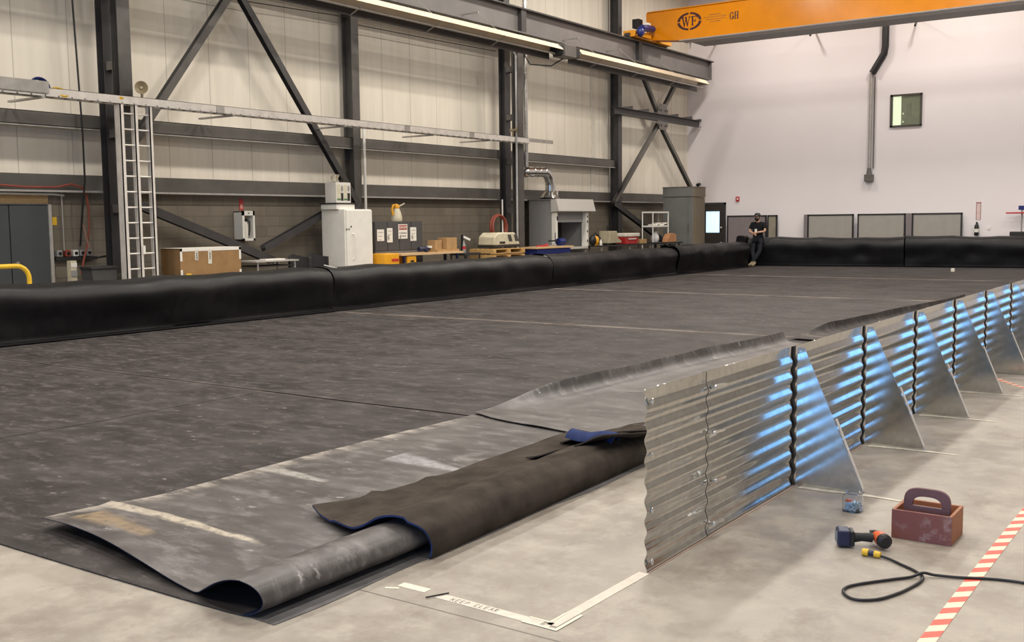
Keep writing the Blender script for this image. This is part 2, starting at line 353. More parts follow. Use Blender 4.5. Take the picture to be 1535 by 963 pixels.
def brace(p0, p1, label, w=.15, mat=STEEL, name='diagonal_brace'):
    m = MB(); p0, p1 = V(p0), V(p1)
    m.wsec(p0, p1, .14, w, .012, .010, flange=(1,0,0))
    return tag(m.build(name, mat), label, 'brace')
XB = -17.85
brace((XB,12.3,2.75), (XB,15.75,7.2), 'grey diagonal brace rising from the ladder column to upper right')
brace((XB,15.4,6.6), (XB,18.9,2.14), 'dark diagonal brace descending to the column behind the white cabinet', mat=STEELD)
brace((XB,12.3,2.22), (XB,16.15,.85), 'dark diagonal brace sloping down behind the large carton', .17, STEELD)
brace((XB,18.2,2.05), (XB,15.9,1.12), 'dark diagonal brace rising towards the white cabinet', .15, STEELD)
brace((XB,31.5,2.25), (XB,35.6,.75), 'black diagonal brace low on the block wall behind the shelf rack', .17, STEELD)
# cross bracing beside the far column
brace((XB,34.85,5.45), (XB,33.4,7.0), 'upper left arm of the grey cross bracing near the far corner', .14, STEELG)
brace((XB,34.95,5.45), (XB,36.6,7.1), 'upper right arm of the grey cross bracing near the far corner', .14, STEELG)
brace((XB,34.85,5.15), (XB,31.6,2.3), 'lower left arm of the grey cross bracing, ending at the dark column', .14, STEELG)
brace((XB,34.95,5.15), (XB,38.15,2.40), 'lower right arm of the grey cross bracing above the tall enclosure', .14, STEELG)
t = T('cross_beam', 'dark horizontal beam through the cross bracing at the far corner', 'beam', (XB, 34.9, 5.33))
MB().wsec((XB+.06,31.5,5.36), (XB+.06,38.15,5.36), .24, .22, flange=(0,0,1)).build('beam', STEELD, t)
MB().prism([(XB+.16,34.45,5.48),(XB+.16,35.35,5.48),(XB+.16,35.15,5.86),(XB+.16,34.65,5.86)], (-.02,0,0)).build('gusset_plate', STEELG, t)
MB().prism([(XB+.16,34.45,5.24),(XB+.16,35.35,5.24),(XB+.16,35.15,4.92),(XB+.16,34.65,4.92)], (-.02,0,0)).build('gusset_plate', STEELG, t)
for k in range(6):
    y = 31.7 + k*1.18
    MB().prism([(XB+.1,y,5.48),(XB+.1,y+.95,5.48),(XB+.1,y+.95,5.60)], (.04,0,0)).build('upstand', STEELD, t)
for dy in (-.3,-.15,.15,.3):
    for z in (5.62, 5.08): MB().cyl((XB+.16,34.9+dy,z), (XB+.19,34.9+dy,z), .025, n=6).build('bolt', STEELD, t)

# crane runway beam
t = T('runway_beam', 'long grey steel crane runway beam along the left wall', 'beam', (-17.2, 20, 6.95))
BX = -17.2
m = MB(); m.box(BX-.18, BX+.18, -1, 37.8, 7.60, 7.64); m.build('top_flange', STEELD, t)
m = MB(); m.box(BX-.15, BX+.15, -1, 37.7, 6.94, 6.975); m.build('bottom_flange', BEAMG, t)
MB().box(BX-.01, BX+.01, -1, 37.65, 6.975, 7.60).build('web', BEAMG, t)
MB().box(BX-.03, BX+.03, -1, 37.4, 7.64, 7.68).build('crane_rail', STEELD, t)
for y in (12.14, 25.05, 32.0): MB().box(BX+.01, BX+.14, y-.12, y+.12, 6.98, 7.60).build('stiffener', STEELD, t)
MB().box(BX-.15, BX+.15, 37.65, 37.67, 6.975, 7.60).build('end_plate', BEAMG, t)

# ------------------------------------------------------------------ tube heaters
def heater(y0, y1, label, burner):
    X, Z = -16.05, 6.43
    t = T('tube_heater', label, 'heater', (X, (y0+y1)/2, Z))
    a = 0.0
    def q(u, w, y): return (X + u*math.cos(a) - w*math.sin(a)*-1*-1, y, Z + u*math.sin(a) + w*math.cos(a))
    prof = [(-.24,-.05),(-.10,.10),(.10,.10),(.24,-.05)]
    m = MB(); vs = [q(u,w,y) for y in (y0,y1) for u,w in prof]; m.poly(vs, [(0,1,5,4),(1,2,6,5),(2,3,7,6)]); m.build('reflector', BEIGEH, t, solid=.006)
    m = MB(); m.poly([q(*p, y0+.01) for p in prof], [(0,1,2,3)]); m.build('end_cap', ALUD, t, solid=.004)
    m = MB(); m.poly([q(*p, y1-.01) for p in prof], [(0,1,2,3)]); m.build('end_cap', ALUD, t, solid=.004)
    MB().box(X-.25,X-.235,y0,y1,Z-.27,Z-.045).build('side_shield', STEELD, t); MB().cyl(q(0,-.14,y0+.05), q(0,-.14,y1-.05), .028).build('radiant_tube', M('pale tube steel', (.55,.53,.5), .35, .6), t, smooth=True)  # dark plate below the hood, behind the pale tube
    y = y0 + 1.2
    while y < y1 - .3:
        b = MB(); b.bar(q(-.24,-.25,y), q(.24,-.05,y), .04, .012); b.build('hanger_strap', ALUD, t)
        b = MB(); b.bar((-17.18,y,7.08), (-16.68,y,7.08), .035, .035); b.bar((-16.72,y,7.07),q(0,.10,y),.015,.015); b.build('hanger_arm', ALUD, t)
        y += 2.6
    if burner:
        b = MB(); b.box(X-.20, X+.22, y1+.12, y1+.72, Z-.20, Z+.14); bb_ = b.build('burner_box', STEELG, t, bevel=.015)
        b = MB(); b.lathe([(.05,0),(.17,.02),(.19,.10),(.17,.2),(.09,.24)], (X, y1+.13, Z-.02), (0,-1,0)); b.build('blower', BLACKM, bb_, smooth=True)
        b = MB(); b.box(X-.17, X+.19, y1+.70, y1+.95, Z-.17, Z+.1); b.build('burner_cover', BLACKM, bb_, bevel=.01)
        b = MB(); b.tube([(X-.1,y1+.5,Z-.2),(X-.3,y1+.2,Z-.42),(X-.75,y1-.2,Z-.38),(X-.85,y1-.3,Z-.15),(X-.85,y1-.3,Z-.02)], .018); b.build('gas_hose', BLACK, t, smooth=True)
heater(3.0, 25.15, 'near tube heater under the runway beam, burner box at its far end', True)
heater(26.15, 34.75, 'far tube heater under the runway beam, ending near the white wall', False)

# overhead crane
t = crane = T('bridge_crane', 'orange overhead bridge crane girder with blue drive motor', 'crane', (-16.9, 31.9, 7.52))
g = T('girder', None, None, (-5, 31.9, 7.5)); del g['label']; del g['category']; g.parent = t; g.location = V(-5,31.9,7.5) - V(-16.9,31.9,7.52)
m = MB(); m.prism([(-16.85,31.92,8.52),(8.4,31.92,8.52),(8.4,31.92,7.50),(-15.6,31.92,7.50),(-16.85,31.92,7.62)], (0,.5,0)); m.build('web', ORANGE, g)
MB().box(-16.8, 8.4, 31.88, 32.5, 8.52, 8.55).build('top_flange', ORANGE, g)
m = MB(); m.box(-15.6, 8.4, 31.87, 32.45, 7.465, 7.5); m.build('bottom_flange', M('pale worn flange', (.30,.28,.26), .5), g)  # bottom plate is grey rather than the girder's orange
MB().box(-15.4, 8.4, 32.47, 33.45, 7.47, 7.5).build('walkway', STEELG, t)
m = MB(); m.box(-17.1, -16.66, 30.75, 33.4, 7.58, 7.80); m.build('end_truck', ORANGED, t, bevel=.02)
m = MB(); m.prism([(-16.64,30.65,7.6),(-16.64,31.7,7.6),(-16.64,31.7,7.74),(-16.64,31.0,7.72)], (.1,0,0)); m.build('truck_guard', ORANGED, t)
m = MB(); m.prism([(-16.64,32.3,7.56),(-16.64,33.2,7.56),(-16.64,33.2,7.76),(-16.64,32.9,7.82),(-16.64,32.3,7.78)], (.1,0,0)); m.build('truck_guard', ORANGED, t)
m = MB(); m.cyl((-16.5,30.95,7.86), (-16.5,31.72,7.93), .11); m.ell((-16.5,30.85,7.72), .13,.17,.16); m.cyl((-16.5,31.72,7.93),(-16.5,31.78,7.935), .085); dm = m.build('drive_motor', BLUE, t, smooth=True)
m = MB(); m.box(-16.6,-16.45,31.25,31.5,8.0,8.08); m.build('terminal_box', WHITE, dm, bevel=.01)
m = MB(); m.box(-17.3,-17.05,31.75,32.05,8.05,8.35); m.build('control_box', BLACKM, t, bevel=.01)
for y in (30.7, 33.4): MB().cyl((-16.98,y,7.63), (-16.82,y,7.63), .085).build('truck_wheel', STEELD, t, smooth=True)
MB().cyl((-15.35,32.2,7.22), (-15.35,32.2,7.46), .035).build('limit_lamp', WHITE2, t, smooth=True)
# stencilled emblem
fy = 31.9145
def flat(pts): return [(x, fy, z) for x, z in pts]
cx, cz = -15.25, 8.075
for k in range(4):
    a0, a1 = R(90*k+4), R(90*k+86); m = MB(); pts = []
    N = 14
    for i in range(N):
        def ring(a, s): return (cx + s*.43*math.cos(a), cz + s*.285*math.sin(a))
        aa, ab = a0+(a1-a0)*i/N, a0+(a1-a0)*(i+1)/N
        m.prism(flat([ring(aa,1.02),ring(ab,1.02),ring(ab,.79),ring(aa,.79)]), (0,.004,0))
    m.build('emblem_arc', MAROON, t)
def letter(name, quads, ox, oz, w, h):
    m = MB()
    for q in quads: m.prism(flat([(ox+x*w, oz+z*h) for x, z in q]), (0,.004,0))
    m.build(name, MAROON, t)
Wq = [[(-.02,1),(.26,1),(.26,.93),(-.02,.93)],[(.04,.95),(.22,.95),(.40,0),(.28,0)],[(.28,0),(.36,0),(.52,.75),(.47,.85)],[(.40,.95),(.58,.95),(.74,0),(.62,0)],[(.62,0),(.70,0),(.95,.95),(.88,.95)],[(.36,1),(.64,1),(.64,.93),(.36,.93)],[(.80,1),(1.03,1),(1.03,.93),(.80,.93)]]
Fq = [[(.1,0),(.42,0),(.42,.07),(.1,.07)],[(.16,.05),(.37,.05),(.37,.95),(.16,.95)],[(.06,1),(.95,1),(.95,.91),(.06,.91)],[(.84,1),(.95,1),(.95,.7),(.90,.7)],[(.37,.55),(.66,.55),(.66,.46),(.37,.46)],[(.63,.66),(.71,.66),(.71,.35),(.63,.35)]]
letter('emblem_letter', Wq, -15.535, 7.92, .32, .31); letter('emblem_letter', Fq, -15.20, 7.92, .25, .31)
Gq = []
for i in range(12):
    a0, a1 = R(50+i*24), R(50+(i+1)*24)
    if a1 > R(335): break
    def gr(a, s): return (.5+.5*s*math.cos(a), .5+.5*s*math.sin(a))
    th = lambda a: .55 if abs(math.cos(a)) > .6 else .78
    Gq.append([gr(a0,1),gr(a1,1),gr(a1,th(a1)),gr(a0,th(a0))])
Gq += [[(.70,.48),(1.0,.48),(1.0,.08),(.78,.08)],[(.58,.48),(1.02,.48),(1.02,.41),(.58,.41)],[(.80,.92),(.90,.92),(.90,.62),(.80,.66)]]
Hq = [[(.08,0),(.34,0),(.34,1),(.08,1)],[(.66,0),(.92,0),(.92,1),(.66,1)],[(.34,.46),(.66,.46),(.66,.54),(.34,.54)],[(0,0),(.42,0),(.42,.06),(0,.06)],[(.58,0),(1,0),(1,.06),(.58,.06)],[(0,1),(.42,1),(.42,.94),(0,.94)],[(.58,1),(1,1),(1,.94),(.58,.94)]]
letter('stencil_letter', Gq, -13.83, 7.96, .145, .235); letter('stencil_letter', Hq, -13.665, 7.965, .145, .235)
for row, (x0, x1, z) in enumerate(((-14.55,-14.15,8.185),(-14.72,-13.95,8.115),(-14.65,-14.0,8.04),(-14.5,-14.15,7.965))):
    m = MB(); x = x0; up = []; dn = []
    while x < x1:
        w = rnd.uniform(.012,.03); hh = rnd.choice((.03,.03,.006,.022)); up += [(x,z+hh),(x+w,z+hh)]; dn += [(x,z),(x+w,z)]; x += w
    for a in range(0, len(up)-1): m.prism(flat([dn[a],dn[a+1],up[a+1],up[a]]), (0,.004,0)) if up[a+1][0] > up[a][0] else None
    bmesh.ops.remove_doubles(m.bm, verts=m.bm.verts, dist=.0005)
    m.build('faded_lettering', FADED, t)

crane.location += V(-.28, .6, .12)
# ------------------------------------------------------------------ cable tray, ladder and things on them
t = T('cable_tray', 'long aluminium ladder cable tray running along the left wall', 'cable tray', (-16.95, 18, 3.9))
TX0, TX1 = -17.17, -16.95
m = MB()
for x in (TX1, TX0):
    m.box(x-.012, x, 4, 25.1, 3.865, 4.02); m.box(x-.03 if x == TX1 else x-.012, x if x == TX1 else x+.02, 4, 25.1, 4.012, 4.02); m.box(x-.03 if x == TX1 else x-.012, x if x == TX1 else x+.02, 4, 25.1, 3.865, 3.873)
m.build('side_rails', ALU, t)
y = 4.1; ru = []
r0_ = MB().box(TX0, TX1, 4.1, 4.13, 3.875, 3.90).build('rung', ALUD, t)
for k in range(1, 84):
    c = r0_.copy(); COL.objects.link(c); c.parent = t; c.location = r0_.location + V(0, k*.25, 0)
MB().box(TX1-.012, TX1, 25.1, 26.35, 3.915, 4.02).build('rail_stub', ALUD, t)
for yy in (14.1, 19.8, 22.4): MB().box(TX1, TX1+.008, yy-.1, yy+.1, 3.875, 4.01).build('splice_plate', ALUD, t)
for yy in (10.3, 14.4, 17.6, 20.8, 23.2):
    m = MB(); m.box(WX+.33, TX1+.05, yy-.03, yy+.03, 3.83, 3.865); m.build('bracket', ALUD, t)
tag(MB().box(-16.94, -16.915, 8.5, 10.42, 3.92, 4.12).build('tray_cover', ALUD), 'flat aluminium cover plate standing on the near end of the tray', 'cover plate')
def coil(label, c, r, mat, n, tilt, name='cable_coil', tr=.02):
    m = MB()
    for k in range(n):
        rr = r*(1+.05*math.sin(k*2.1)); pts = []
        for i in range(22):
            a = 2*math.pi*i/22; p = V(rr*math.cos(a), rr*math.sin(a), (k-n/2)*tr*1.3)
            p.rotate(Matrix.Rotation(tilt, 3, 'Y')); pts.append(V(c)+p)
        m.tube(pts, tr, 6, True)
    return tag(m.build(name, mat, smooth=True), label, 'coil')
coil('blue cable coil standing on the cable tray near the left edge', (-17.06,10.36,4.05), .15, BLUE, 3, R(70))
coil('yellow cable coil lying in the tray beside the blue one', (-17.06,10.72,3.98), .13, YEL, 2, R(35))
coil('long yellow cord bundle on the tray above the ladder', (-17.06,11.85,3.985), .10, YEL, 2, R(4))

t = T('cable_ladder', 'vertical aluminium cable ladder standing in front of the left column', 'ladder', (-16.9, 12.2, 0))
for i, (y, w) in enumerate(((11.80,.07),(12.10,.065),(12.42,.06))):
    m = MB(); d = .16 if i == 0 else .10
    m.box(-16.95, -16.93, y, y+.015, 0, 3.86); m.box(-16.95-d, -16.93, y, y+.012, 0, 3.86); m.box(-16.945, -16.93, y, y+w, 0, 3.86); m.build('stile', ALU, t)
for k in range(13):
    MB().cyl((-16.97,11.81,.28+k*.285), (-16.97,12.47,.28+k*.285), .016).build('rung', ALU, t, smooth=True)

def horn(label, c, aim, s=1.0):
    t = T('horn_loudspeaker', label, 'loudspeaker', (c[0], c[1], c[2]-.17))
    c, a = V(c), V(aim).normalized()
    MB().lathe([(.035*s,0),(.04*s,.06*s),(.06*s,.11*s),(.11*s,.16*s),(.15*s,.18*s),(.148*s,.185*s),(.10*s,.15*s),(.03*s,.09*s)], c, a, caps=False).build('horn_bell', BRASS, t, smooth=True)
    MB().cyl(c - a*.12*s, c + a*.01, .055*s).build('driver', BRASS, t, smooth=True)
    MB().cyl(c + a*.06*s, c + a*.14*s, .04*s, .03*s).build('horn_throat', CREAM, t, smooth=True)
    MB().bar((c.x,c.y,c.z-.17), (c.x,c.y,c.z-.03), .03, .04).build('mount', BRASS, t)
horn('beige horn loudspeaker standing on the tray beside the ladder', (-17.0,12.33,4.2), (.75,-.62,-.05), .8)
horn('beige horn loudspeaker fixed to the column with the conduits', (-17.0,24.35,4.2), (.7,.5,.1), .7)

tag(MB().tube([(-17.85,11.5,7.0),(-17.85,11.57,4.9),(-17.85,11.62,3.4),(-17.85,11.62,2.5),(-17.95,11.6,1.9),(-18.1,11.62,1.28)], .018).build('power_cable', BLACK, smooth=True), 'thick black cable hanging from above to the outlet boxes at left', 'cable')

for lab, p in (('upper thin black wire strung between the two right hand columns', ((-17.95,19.0,6.69),(-17.95,21.8,6.70),(-17.95,24.9,6.75))), ('lower thin black wire strung between the two right hand columns', ((-17.95,19.0,6.44),(-17.95,21.8,6.47),(-17.95,24.9,6.52))), ('thin black wire strung left of the single column', ((-17.95,12.3,6.42),(-17.95,15.9,6.45),(-17.95,18.85,6.57)))):
    tag(MB().tube(p, .012, 6).build('wire', BLACK, smooth=True), lab, 'wire')
# conduits near the third column and galvanised duct
tag(MB().tube([(-16.92,24.18,6.80),(-16.92,24.2,6.46),(-16.92,24.42,6.24),(-16.92,24.42,.0)], .028).build('conduit', M('pale grey conduit', (.42,.42,.42), .4), smooth=True), 'tall pale conduit with a kink in front of the double column', 'conduit')
tag(MB().cyl((-17.8,19.17,1.69), (-17.8,19.17,3.95), .035).build('conduit', WHITE, smooth=True), 'white conduit beside the column behind the white cabinet', 'conduit')
tag(MB().cyl((-17.42,24.4,.0), (-17.42,24.4,2.285), .022).build('conduit', WHITE, smooth=True), 'short white conduit running down to the red hose coil', 'conduit')
t = T('exhaust_duct', 'galvanised exhaust duct with elbows above the grey booth', 'duct', (-17.3, 26, 2.33))
MB().cyl((-17.6,25.88,3.1), (-17.6,25.88,8.2), .07, n=20).build('riser', GALVD, t, smooth=True)
def ribbed(p0, p1, r, n):
    m = MB(); p0, p1 = V(p0), V(p1); L = (p1-p0).length; pr = []
    for i in range(n+1):
        z = L*i/n
        pr += [(r, max(0, z-.02)), (r*1.06, z), (r, min(L, z+.02))]
    m.lathe(pr, p0, p1-p0, 20, caps=False); return m
ribbed((-17.6,25.9,3.12), (-17.6,26.8,3.14), .15, 3).build('horizontal_run', GALVD, t, smooth=True, angle=20)
m = MB(); pts = [(-17.6,26.8+.38*math.sin(a), 2.76+.38*math.cos(a)) for a in [R(x) for x in range(0,91,18)]]; m.tube(pts, .155, 20); m.build('elbow', GALVD, t, smooth=True, angle=15)
MB().cyl((-17.6,27.18,2.53), (-17.6,27.18,2.77), .155, n=20).build('collar', GALVD, t, smooth=True)
MB().cyl((-17.6,27.15,2.33), (-17.6,27.18,2.55), .33, .16, n=20).build('flared_cone', GALVD, t, smooth=True)
MB().ell((-17.6,25.88,3.11), .16,.16,.16).build('end_elbow', GALVD, t, smooth=True)

# ------------------------------------------------------------------ left end: door, rail, outlets, hose
DX = WX+.02
t = T('door_1', 'slate grey double steel door at the left edge', 'door', (DX, 10.2, 0)); struct(t)
MB().box(DX, DX+.05, 8.6, 10.32, 0, 2.05).build('door_leaf', DOORG, t)
lf = MB().box(DX, DX+.06, 10.335, 11.07, 0, 2.04).build('door_leaf', DOORG, t)
MB().cyl((DX+.06,10.42,1.0),(DX+.11,10.42,1.0),.03).build('door_knob', ALUD, lf)
MB().box(DX, DX+.09, 11.07, 11.13, 0, 2.06).build('jamb', LIP, t)
MB().box(DX, DX+.08, 8.6, 11.13, 2.055, 2.075).build('door_head', STEELG, t)
tag(MB().box(DX, DX+.04, 8.6, 11.1, 2.08, 2.27).build('plywood_panel', PLY), 'yellowish plywood strip above the slate grey door', 'board')
t = T('guard_rail', 'yellow bent pipe guard rail in front of the grey door', 'rail', (-16.95, 9.4, 0))
pts = [(-16.95,8.2,0),(-16.95,8.2,.85),(-16.95,8.25,.97),(-16.95,8.4,1.0),(-16.95,9.68,1.0)] + [(-16.95,9.68+.22*math.sin(R(a)),.78+.22*math.cos(R(a))) for a in (20,40,60,80,90)] + [(-16.95,9.9,0)]
MB().tube(pts, .04, 12).build('pipe', YEL, t, smooth=True)
for y in (8.2, 9.9): MB().cyl((-16.95,y,0),(-16.95,y,.02), .08).build('foot_plate', YEL, t)
tag(MB().tube([(-18.15,8.6,2.42),(-18.12,10.1,2.40),(-18.1,10.6,2.37),(-18.1,11.2,2.38),(-18.1,11.5,2.44),(-18.1,11.72,2.38),(-18.1,11.8,2.25),(-18.1,11.83,2.0),(-18.1,11.82,1.6),(-18.08,11.74,1.25),(-18.08,11.66,1.0),(-18.08,11.6,.75)], .02).build('air_hose', REDH, smooth=True), 'thin red hose draped along the flashing and down beside the outlets', 'hose')
tag(MB().tube([(-18.08,11.66,1.75),(-18.06,11.72,1.5),(-18.06,11.78,1.25)], .014).build('air_hose', M('faded pink hose', (.38,.22,.17), .5), smooth=True), 'short faded hose looped beside the red hose', 'hose')
t = T('outlet_row', 'row of electrical boxes on a rail beside the grey door', 'outlet', (-18.25, 11.55, 1.1))
for i, (y, mt) in enumerate(((11.25,GREYP),(11.42,REDH),(11.58,WHITE),(11.72,GREYP),(11.86,GREYP))):
    ob = MB().box(-18.28, -18.18, y-.055, y+.055, 1.09, 1.21).build('outlet_box', mt, t, bevel=.008)
    MB().cyl((-18.18,y,1.15), (-18.16,y,1.15), .03).build('socket', BLACK, ob)
MB().box(-18.28, -18.15, 11.15, 12.0, 1.02, 1.08).build('rail', BLACKM, t)
MB().tube([(-18.2,11.35,2.27),(-18.2,11.35,1.2)], .014).build('feed_conduit', ALUD, t)
tag(MB().tube([(-18.1,11.95,1.05),(-18.05,12.15,1.08),(-17.72,12.2,1.30)], .02).build('power_cable', BLACK, smooth=True), 'short black cable looping from the outlet row to the column', 'cable')
tag(MB().box(-18.28, -18.265, 11.18, 11.27, 1.68, 1.83).build('wall_sticker', YEL), 'small yellow sticker on the block wall beside the door', 'sticker')
tag(MB().tube([(-18.2,8.6,2.26),(-18.2,11.2,2.25),(-18.2,11.4,2.23)], .02).build('conduit', WHITE, smooth=True), 'pale pipe under the flashing above the slate grey door', 'pipe')
t = T('bollard_post', 'short pale patched post below the outlet row', 'post', (-17.9, 11.3, 0))
m = MB(); m.box(-17.96,-17.84,11.24,11.36,0,1.02); m.build('post', CREAM, t)
MB().box(-17.838,-17.83,11.24,11.36,.72,.84).build('tape_patch', GREYP, t); MB().box(-17.838,-17.83,11.24,11.36,.90,.98).build('tape_patch', WHITE2, t)
t = T('storage_bin', 'dark grey storage bin with black lid beside the ladder', 'bin', (-17.4, 11.35, 0))
m = MB(); m.prism([(-17.55,11.30,.45),(-17.55,11.74,.45),(-17.55,11.78,.86),(-17.55,11.26,.86)], (.33,0,0)); m.build('tub', M('dark bin plastic', (.06,.06,.06), .5), t)
MB().box(-17.57, -17.19, 11.23, 11.80, .86, .92).build('lid', BLACKM, t, bevel=.02)
for x in (-17.5,-17.27):
    for y in (11.36,11.68): MB().box(x-.03,x+.03,y-.03,y+.03,0,.45).build('leg', BLACKM, t)
tag(MB().box(-16.9,-16.87,12.12,12.17,1.12,1.28).build('wall_switch', WHITE2, bevel=.005), 'small white switch plate on the ladder stile', 'switch')

# carton on bench
tag(MB().box(-17.75,-16.95,12.85,14.9,.60,.66).build('bench_board', BLACKM), 'black bench board under the large carton', 'bench')
t = T('bench_trestle', 'black trestle under the black bench board', 'trestle', (-17.35, 13.9, 0))
for y in (13.2, 14.6):
    for x in (-17.65,-17.05): MB().bar((x,y,0),(x,y,.60),.05,.05).build('leg', BLACKM, t)
    MB().bar((-17.65,y,.56),(-17.05,y,.56),.04,.06).build('cross_bar', BLACKM, t)
t = T('carton', 'large brown carton with white taped edges on the bench', 'box', (-17.3, 14, .66))
MB().box(-17.65,-17.05,13.07,14.58,.66,1.20).build('box_body', CARD, t, bevel=.008)
x0 = -17.048
m = MB(); m.box(x0,x0+.003,13.07,14.58,1.14,1.20); m.box(x0,x0+.003,13.07,13.12,.95,1.2); m.box(x0,x0+.003,14.53,14.58,.95,1.2); m.box(x0,x0+.003,13.07,13.12,.66,.78); m.box(x0,x0+.003,14.53,14.58,.66,.74); m.box(-17.65,-17.045,13.05,14.6,1.20,1.203); m.build('edge_tape', WHITE2, t)
m = MB(); m.box(x0,x0+.004,13.42,13.5,.96,1.16); m.box(x0,x0+.004,13.74,13.83,.88,1.16); m.build('label_strip', M('label paper', (.66,.62,.52), .7), t)
m = MB()
for y in (13.45,13.77):
    for k in range(4): m.box(x0+.004,x0+.005,y,y+.03,.98+k*.035,.99+k*.035+.008)
m.build('label_print', BLACK, t)
MB().box(x0,x0+.004,13.2,13.32,.67,.71).build('sticker', YEL, t)

# extinguisher cabinet
t = T('extinguisher_cabinet', 'white fire extinguisher cabinet on the block wall', 'cabinet', (-18.15, 15.6, 1.31))
m = MB(); X0, X1 = DX, -18.0
m.box(X0,X1,15.46,15.48,1.31,1.94); m.box(X0,X1,15.77,15.79,1.31,1.94); m.box(X0,X1,15.46,15.79,1.31,1.33); m.box(X0,X1,15.46,15.79,1.92,1.94); m.box(X0,X0+.01,15.46,15.79,1.31,1.94); m.build('case', WHITE, t)
m = MB(); m.box(X1,X1+.02,15.45,15.51,1.30,1.95); m.box(X1,X1+.02,15.75,15.80,1.30,1.95); m.box(X1,X1+.02,15.45,15.80,1.30,1.35); m.box(X1,X1+.02,15.45,15.80,1.85,1.95); m.build('door_frame', WHITE, t)
MB().box(X1+.02,X1+.03,15.61,15.65,1.89,1.91).build('latch', BLACK, t)
def extinguisher(name_label, c, body, s=1.0, ax=1):
    x, y, z = c
    t = T('fire_extinguisher', name_label, 'fire extinguisher', c)
    cy_ = MB().lathe([(.055*s,0),(.062*s,.02*s),(.062*s,.27*s),(.045*s,.32*s),(.02*s,.335*s)], c).build('cylinder', body, t, smooth=True)
    MB().box(x-.02*s,x+.02*s,y-.02*s,y+.05*s,z+.335*s,z+.40*s).build('valve', BLACK, t, bevel=.004)
    MB().tube([(x,y+.04*s,z+.37*s),(x+.03,y+.10*s,z+.33*s),(x+.04,y+.085*s,z+.18*s),(x+.03,y+.07*s,z+.06*s)], .012*s).build('hose', BLACK, t, smooth=True)
    MB().lathe([(.0635*s,.10*s),(.0635*s,.2*s)], c, caps=False).build('label_band', WHITE2, cy_, smooth=True)
extinguisher('white fire extinguisher inside the wall cabinet', (-18.12,15.63,1.335), WHITE2, 1.15)
t = T('wall_sign', 'small red fire sign above the extinguisher cabinet', 'sign', (-18.27, 15.68, 1.97)); MB().box(DX,DX+.01,15.63,15.74,1.97,2.22).build('plate', RED, t); MB().box(DX+.01,DX+.012,15.65,15.72,2.0,2.1).build('print', M('pale pink print', (.6,.3,.25), .6), t)

# table and chairs
t = T('side_table', 'low grey table with papers between the carton and cabinet', 'table', (-17.3, 15.55, 0))
MB().box(-17.6,-16.95,14.9,16.1,.86,.89).build('table_top', LIP, t)
for x in (-17.55,-17.0):
    for y in (14.98,16.02): MB().cyl((x,y,0),(x,y,.86),.02).build('leg', ALUD, t)
m = MB(); m.box(-17.58,-16.98,15.0,16.0,.76,.78); m.build('lower_shelf', BLACKM, t)
tag(MB().box(-17.2,-17.0,15.2,15.75,.89,.92).build('paper_stack', WHITE2), 'flat stack of white paper on the grey table', 'paper')
def chair(label, y):
    t = T('office_chair', label, 'chair', (-17.25, y, 0))
    m = MB()
    def f(u, v):
        a = R(-75+150*u); return V(-17.2-.30*math.cos(a)+.05, y+.26*math.sin(a), .62+.36*v+.04*math.sin(v*3)-.08*abs(math.sin(a))*v)
    m.grid(f, 14, 6); m.build('backrest', BLACKM, t, smooth=True, solid=.05)
    MB().ell((-17.15,y,.5), .24,.24,.06).build('seat', BLACKM, t, smooth=True)
    MB().cyl((-17.15,y,.08),(-17.15,y,.48),.03).build('gas_post', STEELD, t)
    for k in range(5):
        a = R(72*k); MB().bar((-17.15,y,.09),(-17.15+.24*math.cos(a),y+.24*math.sin(a),.04),.04,.03).build('leg', BLACK, t)
        MB().ell((-17.15+.24*math.cos(a),y+.24*math.sin(a),.03),.03,.03,.03,8,6).build('caster', BLACK, t, smooth=True)
chair('black office chair beside the grey table', 16.42)
chair('black office chair against the tall white cabinet', 17.0)

# white cabinet
t = T('tall_cabinet', 'tall white enamel cabinet with a long handle behind the liner wall', 'cabinet', (-17.4, 18, 0))
MB().box(-17.76,-17.03,17.62,18.52,0,1.98).build('body', WHITE, t, bevel=.012)
cdoor = MB().box(-17.03,-17.0,17.66,18.52,.05,1.96).build('door', WHITE, t, bevel=.01)
MB().tube([(-17.0,17.84,1.42),(-16.95,17.86,1.40),(-16.93,17.88,1.3),(-16.93,17.88,.92),(-16.95,17.86,.84),(-17.0,17.84,.82)], .016).build('handle', WHITE2, cdoor, smooth=True)
for y in (17.655,17.73,17.8): MB().cyl((-17.0,y,1.52 if y < 17.79 else 1.58), (-16.99,y,1.52 if y < 17.79 else 1.58), .018).build('lock', BLACK, cdoor)
t = T('lid_box', 'low white lidded box on top of the white cabinet', 'box', (-17.4, 17.9, 1.98))
MB().box(-17.7,-17.2,17.55,18.15,1.98,2.10).build('box_body', WHITE, t, bevel=.006); MB().box(-17.72,-17.18,17.53,18.17,2.10,2.13).build('lid', BROWN, t)
t = T('printed_carton', 'small printed carton with product pictures topmost on the white cabinet', 'box', (-17.4, 17.9, 2.13))
MB().box(-17.62,-17.27,17.62,18.1,2.13,2.60).build('box_body', WHITE2, t, bevel=.004)
m = MB(); m.box(-17.269,-17.266,17.65,17.77,2.24,2.55); m.box(-17.269,-17.266,17.87,17.98,2.24,2.55); m.build('picture_panel', PICB, t)
m = MB(); m.box(-17.269,-17.265,17.78,17.85,2.18,2.36); m.box(-17.269,-17.265,17.99,18.07,2.18,2.36); m.build('picture_base', BLACK, t)
m = MB(); m.box(-17.269,-17.266,17.65,17.77,2.19,2.23); m.box(-17.269,-17.266,17.87,17.98,2.19,2.23); m.build('green_band', GREENP, t)
m = MB(); m.ell((-17.266,17.815,2.46), .004,.035,.075); m.ell((-17.266,18.03,2.46), .004,.035,.075); m.build('picture_figure', GREYP, t)
